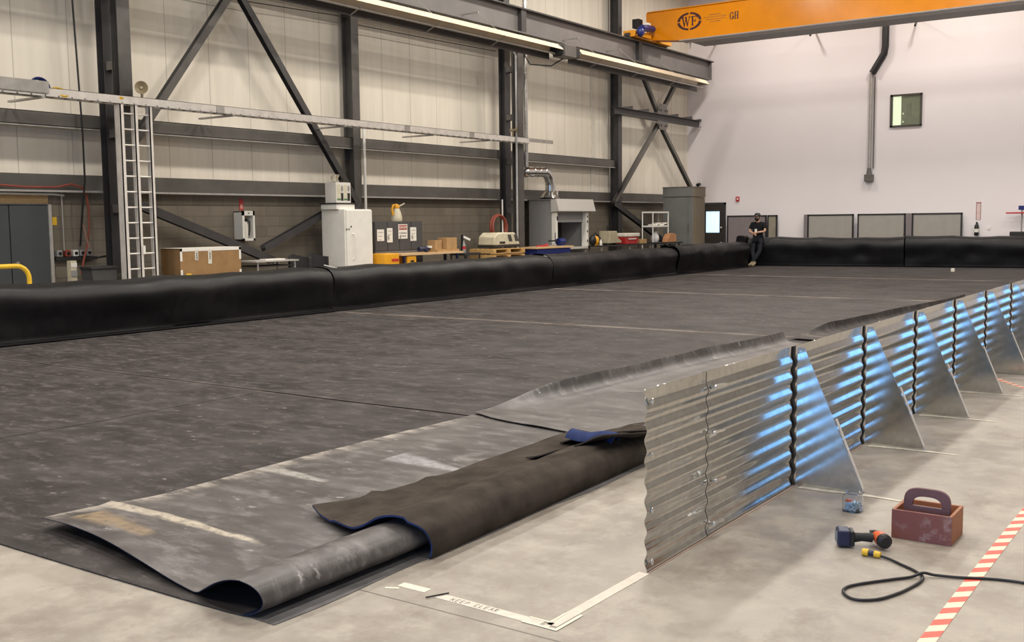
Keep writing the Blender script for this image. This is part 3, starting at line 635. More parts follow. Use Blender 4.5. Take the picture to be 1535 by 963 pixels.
MB().prism([(-17.4,17.86,2.6),(-17.4,18.08,2.6),(-17.4,18.02,2.68),(-17.4,17.92,2.69)], (.1,0,0)).build('open_flap', BROWN, t)
m = MB(); m.grid(lambda u,v: V(-17.45+.12*math.sin(6*u+v), 17.62+.24*u+(.03*v if u < .5 else -.01*v), 2.601+.17*v+.02*math.sin(9*u)), 12, 5)
tag(m.build('paper_bag', M('cream paper', (.62,.57,.44), .8), smooth=True, solid=.004), 'crumpled cream paper bag sticking up from the printed carton', 'bag')
tag(MB().bar((-14.5,14.42,.865),(-14.36,14.62,.80),.06,.02).build('tape_scrap', WHITE2), 'white tape scrap folded over the liner wall below the cabinet', 'tape')

# grey cabinet with signs
t = T('storage_cabinet', 'low charcoal storage cabinet with paper notices and danger sign', 'cabinet', (-17.45, 19.9, 0))
MB().box(-17.85,-17.31,18.92,20.72,0,1.69).build('body', CABG, t)
for y in (18.94,19.39,19.83,20.28):
    dr = MB().box(-17.31,-17.295,y,y+.42,.98,1.67).build('door', CABG, t, bevel=.004)
    if y > 19: MB().box(-17.295,-17.27,y-.005,y+.025,1.25,1.35).build('handle', ALUD, dr)
MB().box(-17.31,-17.29,18.92,20.72,.90,.965).build('rail', M('worn grey rail', (.15,.14,.13), .5), t)
def notice(label, y0, y1, z0, z1):
    t2 = T('paper_notice', label, 'notice', (-17.29, (y0+y1)/2, z0), None)
    MB().box(-17.294,-17.289,y0,y1,z0,z1).build('sheet', WHITE2, t2)
    m = MB()
    for k in range(3): m.box(-17.289,-17.288,y0+.04,y1-.04-.03*k,z1-.08-.09*k,z1-.065-.09*k)
    m.build('print', GREYP, t2)
notice('blank square white notice on the cabinet beside the white cabinet', 19.0, 19.25, 1.22, 1.50)
notice('narrow white notice on the charcoal cabinet, left of the danger sign', 19.36, 19.56, 1.18, 1.53)
notice('narrow white notice on the charcoal cabinet, right of the danger sign', 20.23, 20.46, 1.20, 1.54)
t2 = T('danger_sign', 'white danger sign with red header on the charcoal cabinet', 'sign', (-17.29, 20.0, 1.27))
MB().box(-17.294,-17.288,19.78,20.12,1.26,1.62).build('plate', WHITE2, t2)
hd = MB().box(-17.288,-17.286,19.80,20.10,1.48,1.60).build('header', M('faded sign red', (.42,.12,.10), .5), t2)
text('header_text', 'DANGER', .075, WHITE2, hd, (-17.285,19.95,1.54), (0,1,0), (0,0,1))
text('sign_text', 'FLAMMABLE', .052, BLACK, t2, (-17.287,19.95,1.40), (0,1,0), (0,0,1)); text('sign_text', 'STORAGE', .05, BLACK, t2, (-17.287,19.95,1.325), (0,1,0), (0,0,1))
t = T('pump_sprayer', 'cream pump jug with orange handle on the charcoal cabinet', 'jug', (-17.5, 19.95, 1.69))
MB().lathe([(.14,0),(.15,.02),(.15,.10),(.12,.22),(.085,.31),(.075,.33)], (-17.5,19.95,1.69)).build('jug_body', CREAM, t, smooth=True)
MB().lathe([(.085,.33),(.09,.36),(.07,.42),(.02,.44)], (-17.5,19.95,1.69)).build('cap', YELB, t, smooth=True)
MB().tube([(-17.48,19.90,2.09),(-17.45,19.78,2.09),(-17.45,19.74,2.0),(-17.45,19.77,1.85)], .028).build('handle', YELB, t, smooth=True)
MB().cyl((-17.48,20.0,2.05), (-17.42,20.18,2.14), .022, .016).build('spout', CREAM, t, smooth=True)
# bench with board, yellow cases and tools
t = T('work_bench', 'pine topped workbench in front of the charcoal cabinet', 'bench', (-17.0, 20.4, 0))
MB().box(-17.25,-16.75,19.25,21.7,.86,.91).build('bench_top', PINE, t)
for y in (19.4,21.5):
    for x in (-17.2,-16.8): MB().bar((x,y,0),(x,y,.86),.06,.06).build('leg', NAVY, t)
MB().box(-17.2,-16.8,19.4,21.5,.42,.45).build('shelf', NAVY, t)
t = T('tool_case', 'yellow tool case behind the liner, left of the pine bench', 'case', (-16.95, 18.95, 0)); MB().box(-17.15,-16.75,18.65,19.18,.02,.93).build('case_body', YELB, t, bevel=.02); MB().box(-16.75,-16.74,18.9,19.15,.74,.80).build('label_plate', RED, t); 
t = T('tool_case', 'small yellow case under the pine bench top', 'case', (-16.9, 19.65, .45)); MB().box(-17.05,-16.78,19.5,19.85,.45,.845).build('case_body', YELB, t, bevel=.02); MB().box(-16.82,-16.77,19.62,19.75,.7,.74).build('handle', BLACK, t)
t = T('power_drill', 'blue power tool lying on the pine bench', 'drill', (-17.0, 20.4, .91))
m = MB(); m.cyl((-17.0,20.2,.99),(-17.0,20.5,1.0),.06); m.ell((-17.0,20.55,1.0),.07,.09,.07); m.build('body', NAVY, t, smooth=True)
MB().bar((-17.0,20.45,.98),(-16.9,20.4,.915),.05,.06).build('handle', NAVY, t); MB().box(-16.99,-16.9,20.5,20.6,1.02,1.07).build('battery', WHITE2, t)
for lab, a in (('small tan cardboard box on the pine bench, left of the pair', (-17.25,-17.0,20.85,21.12,.97,1.20)), ('larger tan cardboard box on the pine bench, right of the pair', (-17.2,-16.9,21.2,21.62,.97,1.26))):
    t = T('cardboard_box', lab, 'box', ((a[0]+a[1])/2,(a[2]+a[3])/2,a[4])); MB().box(*a).build('box_body', CARD2, t, bevel=.005); MB().box(a[0]-.001,a[1]+.002,(a[2]+a[3])/2-.025,(a[2]+a[3])/2+.025,a[4]+.02,a[5]+.002).build('tape', M('parcel tape', (.40,.27,.12), .3), t)
tag(MB().box(-17.24,-16.85,20.75,21.65,.91,.97).build('flat_carton', CARD2), 'flat carton lying under the pair of cardboard boxes', 'box')
t = T('spray_bottle', 'tall spray bottle with white head right of the cardboard boxes', 'bottle', (-17.1, 22.15, .84))
MB().lathe([(.06,0),(.065,.05),(.06,.22),(.03,.3),(.025,.34)], (-17.1,22.15,.84)).build('bottle', GREYP, t, smooth=True); MB().box(-17.12,-17.08,22.08,22.14,.86,1.32).build('black_tube', BLACK, t); m = MB(); m.bar((-17.1,22.15,1.27),(-17.0,22.32,1.18),.05,.06); m.build('spray_head', WHITE2, t, bevel=.01); MB().lathe([(.064,.1),(.064,.18)], (-17.1,22.15,.841), caps=False).build('label_band', RED, t)
t = T('tool_trolley', 'low black trolley under the spray bottle', 'trolley', (-17.1, 22.3, 0)); MB().box(-17.4,-16.9,21.95,22.65,.78,.84).build('top_tray', BLACKM, t); MB().box(-17.4,-16.9,21.95,22.65,.25,.29).build('lower_tray', BLACKM, t)
for x in (-17.38,-16.92):
    for y in (21.98,22.62): MB().bar((x,y,0),(x,y,.78),.03,.03).build('leg', BLACKM, t)
# machine on pallets
t = T('pallet_stack', 'pile of pine pallets under the cream machine', 'pallet', (-16.95, 23.7, 0))
for k in range(6):
    z = .02+.155*k; m = MB()
    for j in range(5): m.box(-17.35+.16*j,-17.35+.16*j+.12,22.75,24.25,z+.11,z+.135)
    for y in (22.75,23.43,24.12): m.box(-17.35,-16.55,y,y+.13,z+.02,z+.11)
    m.box(-16.65,-16.56,22.75,24.25,z,z+.02); m.box(-17.35,-17.25,22.75,24.25,z,z+.02); m.build('pallet', PALLET, t)
t = T('recovery_machine', 'cream wedge shaped machine with two dark windows on pallets', 'machine', (-16.95, 23.6, .96))
MB().box(-17.25,-16.7,22.98,24.2,.965,1.02).build('base', BLACKM, t, bevel=.01)
m = MB(); m.prism([(-17.25,23.0,1.02),(-17.25,24.22,1.02),(-17.25,24.2,1.08),(-17.25,23.98,1.36),(-17.25,23.2,1.36),(-17.25,23.02,1.25)], (.55,0,0)); m.build('housing', CREAM, t, bevel=.03, smooth=True)
for y0 in (23.62,23.92):
    m = MB(); m.prism([(-16.698,y0,1.30),(-16.698,y0+.15,1.30),(-16.698,y0+.23,1.12),(-16.698,y0+.07,1.12)], (.006,0,0)); m.build('window', INT, t)
MB().box(-16.70,-16.69,23.25,23.5,1.06,1.12).build('grille', BROWN, t)
coil('red hose coil hanging on the wall above the cream machine', (-17.36,24.15,1.50), .34, REDH, 4, R(88), 'hose_coil', .026)
# grey booth
t = T('paint_booth', 'grey sheet metal fume booth with open front below the duct', 'booth', (-17.4, 27.4, 0))
bz = 2.30
MB().box(-17.98,-17.15,26.55,26.58,0,bz).build('side_panel', BOOTH, t); MB().box(-17.98,-17.15,28.38,28.41,0,bz).build('side_panel', BOOTH, t)
MB().box(-18.0,-17.96,26.55,28.41,0,bz).build('rear_panel', INT, t); MB().box(-18.0,-17.0,26.5,28.45,bz,bz+.02).build('roof_panel', BOOTH, t)
m = MB(); m.prism([(-17.15,26.5,bz),(-16.95,26.5,bz+.02),(-16.85,26.5,1.95),(-17.15,26.5,1.92)], (0,2.15,0)); m.build('hood', BOOTHL, t, bevel=.01)
MB().box(-17.16,-17.12,26.58,28.38,1.62,1.93).build('sash', BOOTH, t)
MB().box(-17.17,-17.0,26.56,26.66,.86,1.92).build('post', WHITE, t, bevel=.01); MB().box(-17.17,-17.0,28.30,28.45,.86,1.92).build('post', WHITE, t, bevel=.01)
MB().box(-17.96,-17.0,26.55,28.41,.80,.86).build('work_shelf', BOOTHL, t)
for z in (1.0,1.3,1.6,1.75): MB().box(-17.0,-16.99,28.35,28.4,z,z+.07).build('switch', BLACK, t)
MB().box(-17.0,-16.98,26.6,26.64,1.68,1.8).build('latch', BLACK, t)
for y in (26.55, 28.33): MB().box(-17.14,-17.06,y,y+.08,0,.80).build('leg', BOOTH, t)
MB().tube([(-18.0,28.2,2.32),(-18.0,28.2,2.62)], .03).build('cable_stub', WHITE, t)
# tables, tools beyond
t = T('tool_table', 'pine topped table with a blue frame in front of the booth', 'table', (-16.75, 25.7, 0))
MB().box(-17.0,-16.5,24.75,26.75,.88,.93).build('table_top', PINE, t); MB().box(-16.95,-16.55,24.85,26.65,.72,.87).build('apron', BLUE, t)
for y in (24.9,26.6):
    for x in (-16.93,-16.57): MB().bar((x,y,0),(x,y,.72),.06,.06).build('leg', BLUE, t)
t = T('hand_tool', 'red handled tools lying on the pine topped table', 'tool', (-16.75, 25.5, .93)); m = MB(); m.bar((-16.8,25.2,.95),(-16.7,25.55,.95),.05,.04); m.ell((-16.75,25.65,.965),.06,.09,.035); m.build('handles', RED, t); MB().bar((-16.7,25.75,.945),(-16.8,26.1,.945),.04,.03).build('steel_shaft', ALUD, t)
t = T('bench_grinder', 'blue bench motor with a black arm at the booth front', 'motor', (-16.8, 26.55, .93)); MB().cyl((-16.8,26.35,1.05),(-16.8,26.65,1.05),.10,n=18).build('motor', BLUE, t, smooth=True); MB().box(-16.88,-16.72,26.4,26.6,.93,.97).build('base', BLUE, t); MB().bar((-16.8,25.85,1.08),(-16.8,26.4,1.08),.04,.04).build('arm', BLACK, t); MB().cyl((-16.8,26.2,1.08),(-16.8,26.2,1.32),.012).build('rod', BLACK, t)
t = T('long_table', 'black topped table under the cooler and beige machine', 'table', (-16.9, 30.2, 0)); MB().box(-17.2,-16.6,28.55,32.1,.84,.88).build('table_top', BLACKM, t)
for y in (28.7,30.5,31.95):
    for x in (-17.12,-16.68): MB().bar((x,y,0),(x,y,.84),.05,.05).build('leg', ALUD, t)
MB().box(-17.15,-16.65,28.65,32.0,.3,.33).build('lower_shelf', BLACKM, t)
t = T('shop_light', 'black and yellow rounded tool beside the beige machine', 'tool', (-16.95, 28.75, .88)); m = MB(); m.ell((-16.95,28.62,1.04),.11,.14,.16); m.ell((-16.95,28.92,1.04),.11,.14,.16); m.build('shell', BLACK, t, smooth=True); MB().ell((-16.92,28.77,1.03),.10,.10,.15).build('core', YELB, t, smooth=True); MB().tube([(-16.95,28.55,1.18),(-16.95,28.77,1.27),(-16.95,29.0,1.18)], .02).build('handle', BLACK, t); MB().box(-17.0,-16.88,28.68,28.86,.88,.93).build('foot', YELB, t)
t = T('bench_machine', 'beige stepped bench machine left of the red cooler', 'machine', (-16.95, 29.6, .88)); m = MB(); m.prism([(-17.15,29.3,.93),(-17.15,30.12,.93),(-17.15,30.12,1.0),(-17.15,29.9,1.1),(-17.15,29.82,1.32),(-17.15,29.36,1.32)], (.4,0,0)); m.build('housing', BEIGEM, t, bevel=.02); MB().cyl((-16.95,29.55,1.32),(-16.95,29.55,1.5),.03).build('spindle', BLACK, t)
for y in (29.4,30.0): MB().box(-17.0,-16.9,y-.04,y+.04,.88,.93).build('foot', BLACK, t)
t = T('cooler_box', 'red cooler box with a cream lid on the far table', 'cooler', (-16.95, 30.9, .88)); m = MB(); m.prism([(-17.15,30.36,.88),(-17.15,31.18,.88),(-17.15,31.24,1.12),(-17.15,30.3,1.12)], (.42,0,0)); m.build('tub', RED, t, bevel=.02); MB().box(-17.19,-16.69,30.28,31.27,1.12,1.24).build('lid', M('cream lid', (.74,.68,.58), .4), t, bevel=.03); MB().bar((-16.70,30.5,1.05),(-16.70,31.0,1.05),.03,.03).build('handle', WHITE2, t)
tag(MB().lathe([(.04,0),(.042,.12),(.02,.16),(.018,.19)], (-16.72,28.72,.88)).build('small_bottle', WHITE2, smooth=True), 'small white bottle at the near end of the far table', 'bottle')
tag(MB().box(-17.05,-16.8,31.45,31.95,.88,1.02).build('cardboard_box', CARD2, bevel=.005), 'low tan cardboard box right of the red cooler', 'box')
# shelf rack
t = T('shelf_rack', 'white wire shelf rack beside the tall grey enclosure', 'shelf', (-16.9, 33.3, 0))
for x in (-17.15,-16.75):
    for y in (32.3,33.45): MB().cyl((x,y,0),(x,y,1.92),.02).build('post', WHITE, t)
for z in (.85,1.42,1.9):
    m = MB(); m.box(-17.17,-16.73,32.28,33.47,z,z+.05); m.build('shelf', WHITE if z > .9 else BLACKM, t)
m = MB()
for k in range(9): m.bar((-17.14,32.3+.14*k,1.45),(-17.14,32.3+.14*k,1.9),.008,.008)
for k in range(4): m.bar((-17.14,32.3,1.5+.1*k),(-17.14,33.45,1.5+.1*k),.008,.008)
m.build('back_mesh', BLACK, t)
for i in range(4):
    y = 32.5+.24*i; m = MB(); m.bar((-16.95,y,1.49+.03*(i%2)),(-16.9,y+.28,1.5+.05*i%.1),.2,.05)
    tag(m.build('plastic_pack', WHITE2, bevel=.01), ('leftmost', 'second', 'third', 'rightmost')[i] + ' white packet lying on the middle rack shelf', 'packet')
m = MB(); m.lathe([(.10,0),(.15,.08),(.14,.2),(.07,.3),(.10,.36)], (-16.9,32.75,.9), n=12); tag(m.build('plastic_bag', M('white plastic film', (.62,.62,.62), .4), smooth=True), 'white plastic bag on the lowest rack shelf', 'bag')
tag(MB().prism([(-16.7,32.9,.90),(-16.7,33.55,.90),(-16.7,33.55,1.14),(-16.7,33.35,1.2),(-16.7,33.1,1.16),(-16.7,32.95,1.02)], (.22,0,0)).build('torn_carton', M('orange brown cardboard', (.42,.20,.09), .8)), 'torn brown cardboard carton in front of the shelf rack', 'box')
tag(MB().box(-16.75,-16.3,32.2,33.7,.84,.895).build('low_stand', BLACKM), 'black slab top under the torn carton', 'stand')
t = T('stand_legs', 'black trestle frame under the black slab', 'trestle', (-16.5, 33, 0))
for y in (32.4,33.5):
    for x in (-16.7,-16.35): MB().bar((x,y,0),(x,y,.84),.05,.05).build('leg', BLACKM, t)
MB().bar((-16.5,32.4,.78),(-16.5,33.5,.78),.05,.05).build('rail', BLACKM, t)
# tall enclosure
t = T('electrical_enclosure', 'tall grey green steel enclosure with weathered side near the door', 'enclosure', (-16.8, 34.8, 0))
MB().box(-17.35,-16.22,34.3,35.32,0,2.46).build('body', ENCLB, t)
MB().box(-17.37,-16.20,34.28,35.34,2.47,2.80).build('top_box', ENCLB, t, bevel=.01)
fd = MB().box(-17.36,-16.21,34.262,34.298,.02,2.45).build('front_door', ENCL, t, bevel=.006)
MB().box(-17.37,-16.20,34.262,34.28,2.48,2.80).build('top_front', ENCL, t)
m = MB(); m.box(-16.34,-16.30,34.23,34.262,.1,2.4); m.build('hinge_bar', ENCL, fd)
MB().box(-16.36,-16.32,34.21,34.26,1.2,1.5).build('handle', STEELG, fd)
MB().box(-17.38,-16.19,34.25,35.35,2.80,2.83).build('roof_cap', ENCLB, t)

# ------------------------------------------------------------------ back wall
t = T('door_2', 'dark steel door with a bright glazed pane in the white wall', 'door', (-17.1, WY, 0)); struct(t)
m = MB(); m.box(-17.58,-16.72,WY-.05,WY-.005,0,1.15); m.box(-17.58,-16.72,WY-.05,WY-.005,1.97,2.2); m.box(-17.58,-17.47,WY-.05,WY-.005,1.15,1.97); m.box(-16.90,-16.72,WY-.05,WY-.005,1.15,1.97); lf = m.build('door_leaf', M('bronze door paint', (.040,.034,.030), .45), t)
MB().box(-17.47,-16.90,WY-.03,WY-.02,1.15,1.97).build('glass_pane', DAYL, lf)
m = MB(); m.box(-16.72,-16.65,WY-.07,WY-.002,0,2.31); m.box(-17.7,-16.65,WY-.07,WY-.002,2.22,2.31); m.box(-17.72,-17.6,WY-.07,WY-.002,0,2.31); m.build('door_frame', STEELD, t)
for z in (1.35,.75): MB().cyl((-16.82,WY-.05,z),(-16.82,WY-.1,z),.035).build('door_knob', ALU, lf)
t = T('window_1', 'small square window high in the white wall', 'window', (-9.98, WY, 4.8)); struct(t)
wx0, wx1, wz0, wz1 = -10.53, -9.46, 4.80, 5.92
m = MB(); m.box(wx0,wx0+.09,WY-.06,WY-.002,wz0,wz1); m.box(wx1-.06,wx1,WY-.06,WY-.002,wz0,wz1); m.box(wx0,wx1,WY-.06,WY-.002,wz0,wz0+.06); m.box(wx0,wx1,WY-.06,WY-.002,wz1-.07,wz1); m.build('window_frame', M('bronze frame', (.06,.052,.04), .4), t)
MB().box(wx0+.09,wx0+.37,WY-.02,WY-.003,wz0+.06,wz1-.07).build('lit_panel', LITROOM, t)
MB().box(wx0+.37,wx1-.06,WY-.02,WY-.003,wz0+.06,wz1-.07).build('room_wall', M('olive grey room wall', (.40,.40,.31), .5), t)
m = MB(); m.box(wx0+.55,wx0+.70,WY-.03,WY-.02,5.15,5.60); m.build('wall_chart', M('olive chart', (.33,.33,.25), .6), t)
for z in (4.97,5.25): MB().ell((wx0+.44,WY-.025,z),.025,.006,.03,8,6).build('room_light', LITROOM, t)
MB().box(wx0+.09,wx1-.06,WY-.045,WY-.04,wz0+.06,wz1-.07).build('glass_pane', WINGLASS, t)
t = T('fire_alarm', 'small red fire alarm on the white wall near the door', 'alarm', (-16.17, WY, 2.36)); MB().box(-16.24,-16.10,WY-.06,WY,2.34,2.52).build('housing', RED, t, bevel=.01); MB().box(-16.19,-16.13,WY-.07,WY-.06,2.40,2.47).build('strobe_lens', WHITE2, t)
t = T('security_camera', 'small black camera on the white wall above the enclosure', 'camera', (-17.75, WY, 2.95)); MB().cyl((-17.75,WY,3.05),(-17.75,WY-.22,3.0),.05,.07).build('camera_body', BLACK, t, smooth=True); MB().box(-17.80,-17.70,WY-.03,WY,3.05,3.2).build('mount', WHITE2, t)
def partition(label, x0, x1, mat, y=38.02, wing=None):
    t = T('partition_panel', label, 'partition', ((x0+x1)/2, y, 0), 'office partitions along the white wall')
    MB().box(x0+.05,x1-.05,y-.02,y+.02,.08,1.75).build('fabric', mat, t)
    m = MB(); m.box(x0,x0+.05,y-.035,y+.035,0,1.8); m.box(x1-.05,x1,y-.035,y+.035,0,1.8); m.box(x0,x1,y-.035,y+.035,1.75,1.8); m.box(x0,x1,y-.035,y+.035,.03,.08); m.build('frame', FRAME, t)
    if wing: MB().box(*wing).build('end_panel', FABP, t)
partition('mauve grey office partition behind the leaning person', -16.52, -14.94, FABP)
partition('narrow partition edge just right of the leaning person', -14.90, -14.52, M('olive partition', (.27,.245,.19), .9))
partition('leftmost of the three beige partitions along the white wall', -13.36, -11.68, FAB, wing=(-13.5,-13.37,37.99,38.05,0,1.8))
partition('middle of the three beige partitions along the white wall', -11.54, -9.88, FAB)
partition('rightmost of the three beige partitions along the white wall', -9.66, -8.02, FAB, wing=(-9.86,-9.67,37.99,38.05,0,1.8))
t = T('electrical_drop', 'black hose and steel conduit drop to a box on the white wall', 'conduit', (-11.15, WY, 2.95))
MB().tube([(-10.72,WY-.12,8.9),(-10.72,WY-.12,7.6),(-10.76,WY-.12,7.35),(-11.15,WY-.12,6.72)], .12, 12).build('black_hose', BLACK, t, smooth=True)
MB().cyl((-11.2,WY-.08,3.4),(-11.19,WY-.08,6.74),.055).build('conduit', ALUD, t, smooth=True); MB().cyl((-11.07,WY-.05,3.4),(-11.07,WY-.05,6.6),.02).build('side_conduit', STEELG, t)
MB().cyl((-11.2,WY-.08,3.18),(-11.2,WY-.08,3.42),.10,.06).build('reducer', STEELG, t); MB().box(-11.35,-11.05,WY-.18,WY,2.95,3.19).build('junction_box', STEELG, t, bevel=.01)
for lab, x, z in (('leftmost black rod sticking out of the white wall under the crane', -17.0, 8.55), ('black wall rod between the emblem and the black hose', -13.3, 8.50), ('black wall rod right of the black hose drop', -9.7, 8.44)):
    t = T('wall_rod', lab, 'rod', (x, WY, z)); MB().cyl((x,WY,z),(x+.02+.1,WY-.75,z-.35),.035).build('rod', BLACK, t); MB().cyl((x,WY,z),(x,WY-.04,z),.09).build('base', RED, t)
t = T('wall_sign', 'narrow vertical red and white sign above the far extinguisher', 'sign', (-7.55, WY, 1.55)); MB().box(-7.62,-7.49,WY-.01,WY,1.55,2.15).build('plate', M('pink white sign', (.70,.55,.53), .5), t); m = MB(); m.box(-7.63,-7.61,WY-.013,WY-.01,1.55,2.15); m.box(-7.50,-7.48,WY-.013,WY-.01,1.55,2.15); m.box(-7.62,-7.49,WY-.013,WY-.01,2.10,2.14); m.build('border', M('dull red print', (.38,.16,.15), .5), t)
extinguisher('white and black fire extinguisher hanging on the white wall', (-7.58,WY-.1,1.02), BLACK, 1.15)
tag(MB().box(-7.26,-7.16,WY-.02,WY,1.22,1.32).build('wall_plate', WHITE2), 'small white plate on the wall beside the far extinguisher', 'plate')
t = T('tool_stand', 'thin pole stand with red tray and blue box at right edge', 'stand', (-6.1, 37.8, 0)); MB().cyl((-6.15,37.8,0),(-6.15,37.8,1.74),.025).build('pole', GREYP, t); MB().box(-6.62,-5.6,37.7,37.9,1.74,1.79).build('red_tray', RED, t, bevel=.01); MB().box(-6.25,-5.8,37.72,37.88,1.86,2.0).build('blue_box', BLUE, t, bevel=.01); MB().box(-6.17,-6.13,37.78,37.82,1.79,1.86).build('spacer', GREYP, t); MB().cyl((-6.15,37.8,0),(-6.15,37.8,.03),.15).build('base', GREYP, t)
tag(MB().box(-6.45,-5.4,37.45,37.62,.55,1.16).build('black_case', BLACKM, bevel=.03), 'black case showing above the far liner wall at right edge', 'case')

# ------------------------------------------------------------------ rubber liner: floor sheets and walls
def sheet(label, x0, x1, y0, y1, z, nx=40, ny=40, mat=RUB):
    def f(u, v):
        x, y = x0+(x1-x0)*u, y0+(y1-y0)*v
        e = 0
        yy = y + .03*noise.noise(V(x*.8,y0*3,0))*(1 if v in (0,1) else 0)
        lift = 0
        return V(x, yy, z+e+lift)
    return tag(MB().grid(f, nx, ny).build('rubber_sheet', mat, smooth=True, solid=.004), label, 'rubber sheet', 'black rubber floor sheets')
sheet('second rubber floor sheet from the front, beside the lifted flap edge', -14.3, -3.45, 7.0, 14.25, .0125, 60, 40)
sheet('third rubber floor sheet from the front, between the two pale seams', -14.3, -3.2, 14.1, 21.65, .015)
sheet('fourth rubber floor sheet from the front, in the far half of the basin', -14.3, -3.0, 21.5, 29.05, .0175)
sheet('rearmost rubber floor sheet at the foot of the far liner wall', -14.3, -3.0, 28.9, 36.6, .020)
def fl(u, v):
    x, y = -14.3+6.39*u, 2.84+4.4*v
    if u == 1: x += .02*math.sin(y*4)
    return V(x, y + .02*noise.noise(V(x,y,0))*(1-v), .007)
tag(MB().grid(fl, 50, 30).build('rubber_sheet', RUB, smooth=True, solid=.004), 'front left rubber floor sheet ending in a thin dark edge', 'rubber sheet', 'black rubber floor sheets')

def catmull(P, n):
    out = []
    for i in range(len(P)-1):
        p0, p1, p2, p3 = (V(P[max(0,i-1)]), V(P[i]), V(P[i+1]), V(P[min(len(P)-1,i+2)]))
        for k in range(n):
            t = k/n; out.append(.5*((2*p1) + (-p0+p2)*t + (2*p0-5*p1+4*p2-p3)*t*t + (-p0+3*p1-3*p2+p3)*t**3))
    out.append(V(P[-1])); return out
# near profile (x, near-edge y, z) and far profile z
NP = [(-8.05,2.84,.004),(-6.8,2.84,.004),(-5.6,2.84,.004),(-4.6,2.84,.004),(-3.7,2.85,.004),(-3.45,2.86,.004),(-3.36,2.87,.018),(-3.305,2.87,.055),(-3.295,2.87,.09),(-3.32,2.86,.135),(-3.39,2.85,.160),(-3.48,2.84,.152),(-3.58,2.85,.115),(-3.68,2.87,.062),(-3.76,2.90,.024),(-3.83,2.91,.020),(-4.0,2.93,.034),(-4.3,2.98,.058),(-4.7,3.05,.078),(-5.05,3.09,.080),(-5.33,3.11,.066)]
FP = [(x, 7.08, z) for x, _, z in NP]
FP = [(a[0], 7.08, (a[2] if a[0] > -3.78 or i < 7 else .022)) for i, a in enumerate(NP)]
cn, cf = catmull(NP, 4), catmull(FP, 4)
def ff(u, v):
    i = round(u*(len(cn)-1)); a, b = cn[i], cf[i]
    w = min(1, v/.22); w = w*w*(3-2*w)
    y = a.y + (b.y-a.y)*v
    z = a.z*(1-w) + b.z*w
    x = a.x - (.03*max(0, y-3.7) if 18 < i < 62 else 0)
    if i > 40:
        z += .004*noise.noise(V(x*2,y*1.5,2))*min(1,(i-40)/12) + .003
        k = max(0, (i-60)/20); x += -.04*math.sin(v*3.1)*k + .012*noise.noise(V(y*3,0,0))*k
        # raised chalk crease running across the flap
        z += .018*math.exp(-((y-3.54)/.035)**2)*max(0, min(1, (-4.1-x)/.9))
    return V(x, y, max(.004, z))
o = MB().grid(ff, len(cn)-1, 90).build('rubber_sheet', RUBC, smooth=True, solid=.004, angle=80)
NAVYR = mat_rubber('navy black rubber', (.008,.013,.040), (.020,.028,.065), .5, .6)  # blue light inside the fold is put into this rubber's colour
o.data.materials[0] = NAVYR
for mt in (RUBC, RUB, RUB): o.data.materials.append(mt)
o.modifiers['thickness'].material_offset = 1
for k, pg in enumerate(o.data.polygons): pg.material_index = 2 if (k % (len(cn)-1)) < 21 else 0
tag(o, 'front rubber sheet folded back over itself with a round rolled edge', 'rubber sheet', 'black rubber floor sheets')

# second folded flap with an upturned free edge
def flap(label, y0, y1, xr, xl0, xl1, base, h, nearskew, seed, mat=RUBC):
    prof = [(0,.14),(.006,.125),(.014,.10),(.024,.072),(.042,.042),(.075,.018),(.13,.006),(.24,.0),(.4,.004),(.6,.0)]
    def f(u, v):
        D = prof; w = (1-u)
        q = w**2 if w < 1 else 1
        dx = q*2.4 if q*2.4 < .6 else q*2.4
        hz = 0
        for k in range(len(D)-1):
            if D[k][0] <= dx <= D[k+1][0]:
                t = (dx-D[k][0])/(D[k+1][0]-D[k][0]); hz = D[k][1]+(D[k+1][1]-D[k][1])*t; break
        yn = y0 + nearskew*(1-u)
        y = yn + (y1-yn)*v
        xl = xl0 + (xl1-xl0)*v
        x = xl + dx*(xr-xl)/2.4
        k = min(1, (y-y0-.05)/1.2); k = max(0, k); k = k*k*(3-2*k)
        z = base + hz*h/.14*k*(1+.12*noise.noise(V(y*1.1,seed,0))) + .006*noise.noise(V(x*3,y*2,seed)) + .02*math.exp(-((y-yn)/.12)**2)*(.4+.6*noise.noise(V(x*3,seed,1)))
        x += .06*noise.noise(V(y*.6,seed,3))*u - (.08*(1-k)*max(0,(u-.85)/.15))
        return V(x, y, max(base*.85, z))
    return tag(MB().grid(f, 46, 70).build('rubber_flap', mat, smooth=True, solid=.004, angle=80), label, 'rubber sheet')
flap('shiny folded rubber flap with upturned edge beside the metal panels', 7.05, 13.3, -2.65, -5.28, -4.98, .034, .14, -.45, 3.1)
flap('far folded rubber flap with dark upturned edge beyond the shiny one', 13.75, 21.4, -2.65, -4.98, -4.42, .040, .13, -.1, 8.7, RUB)

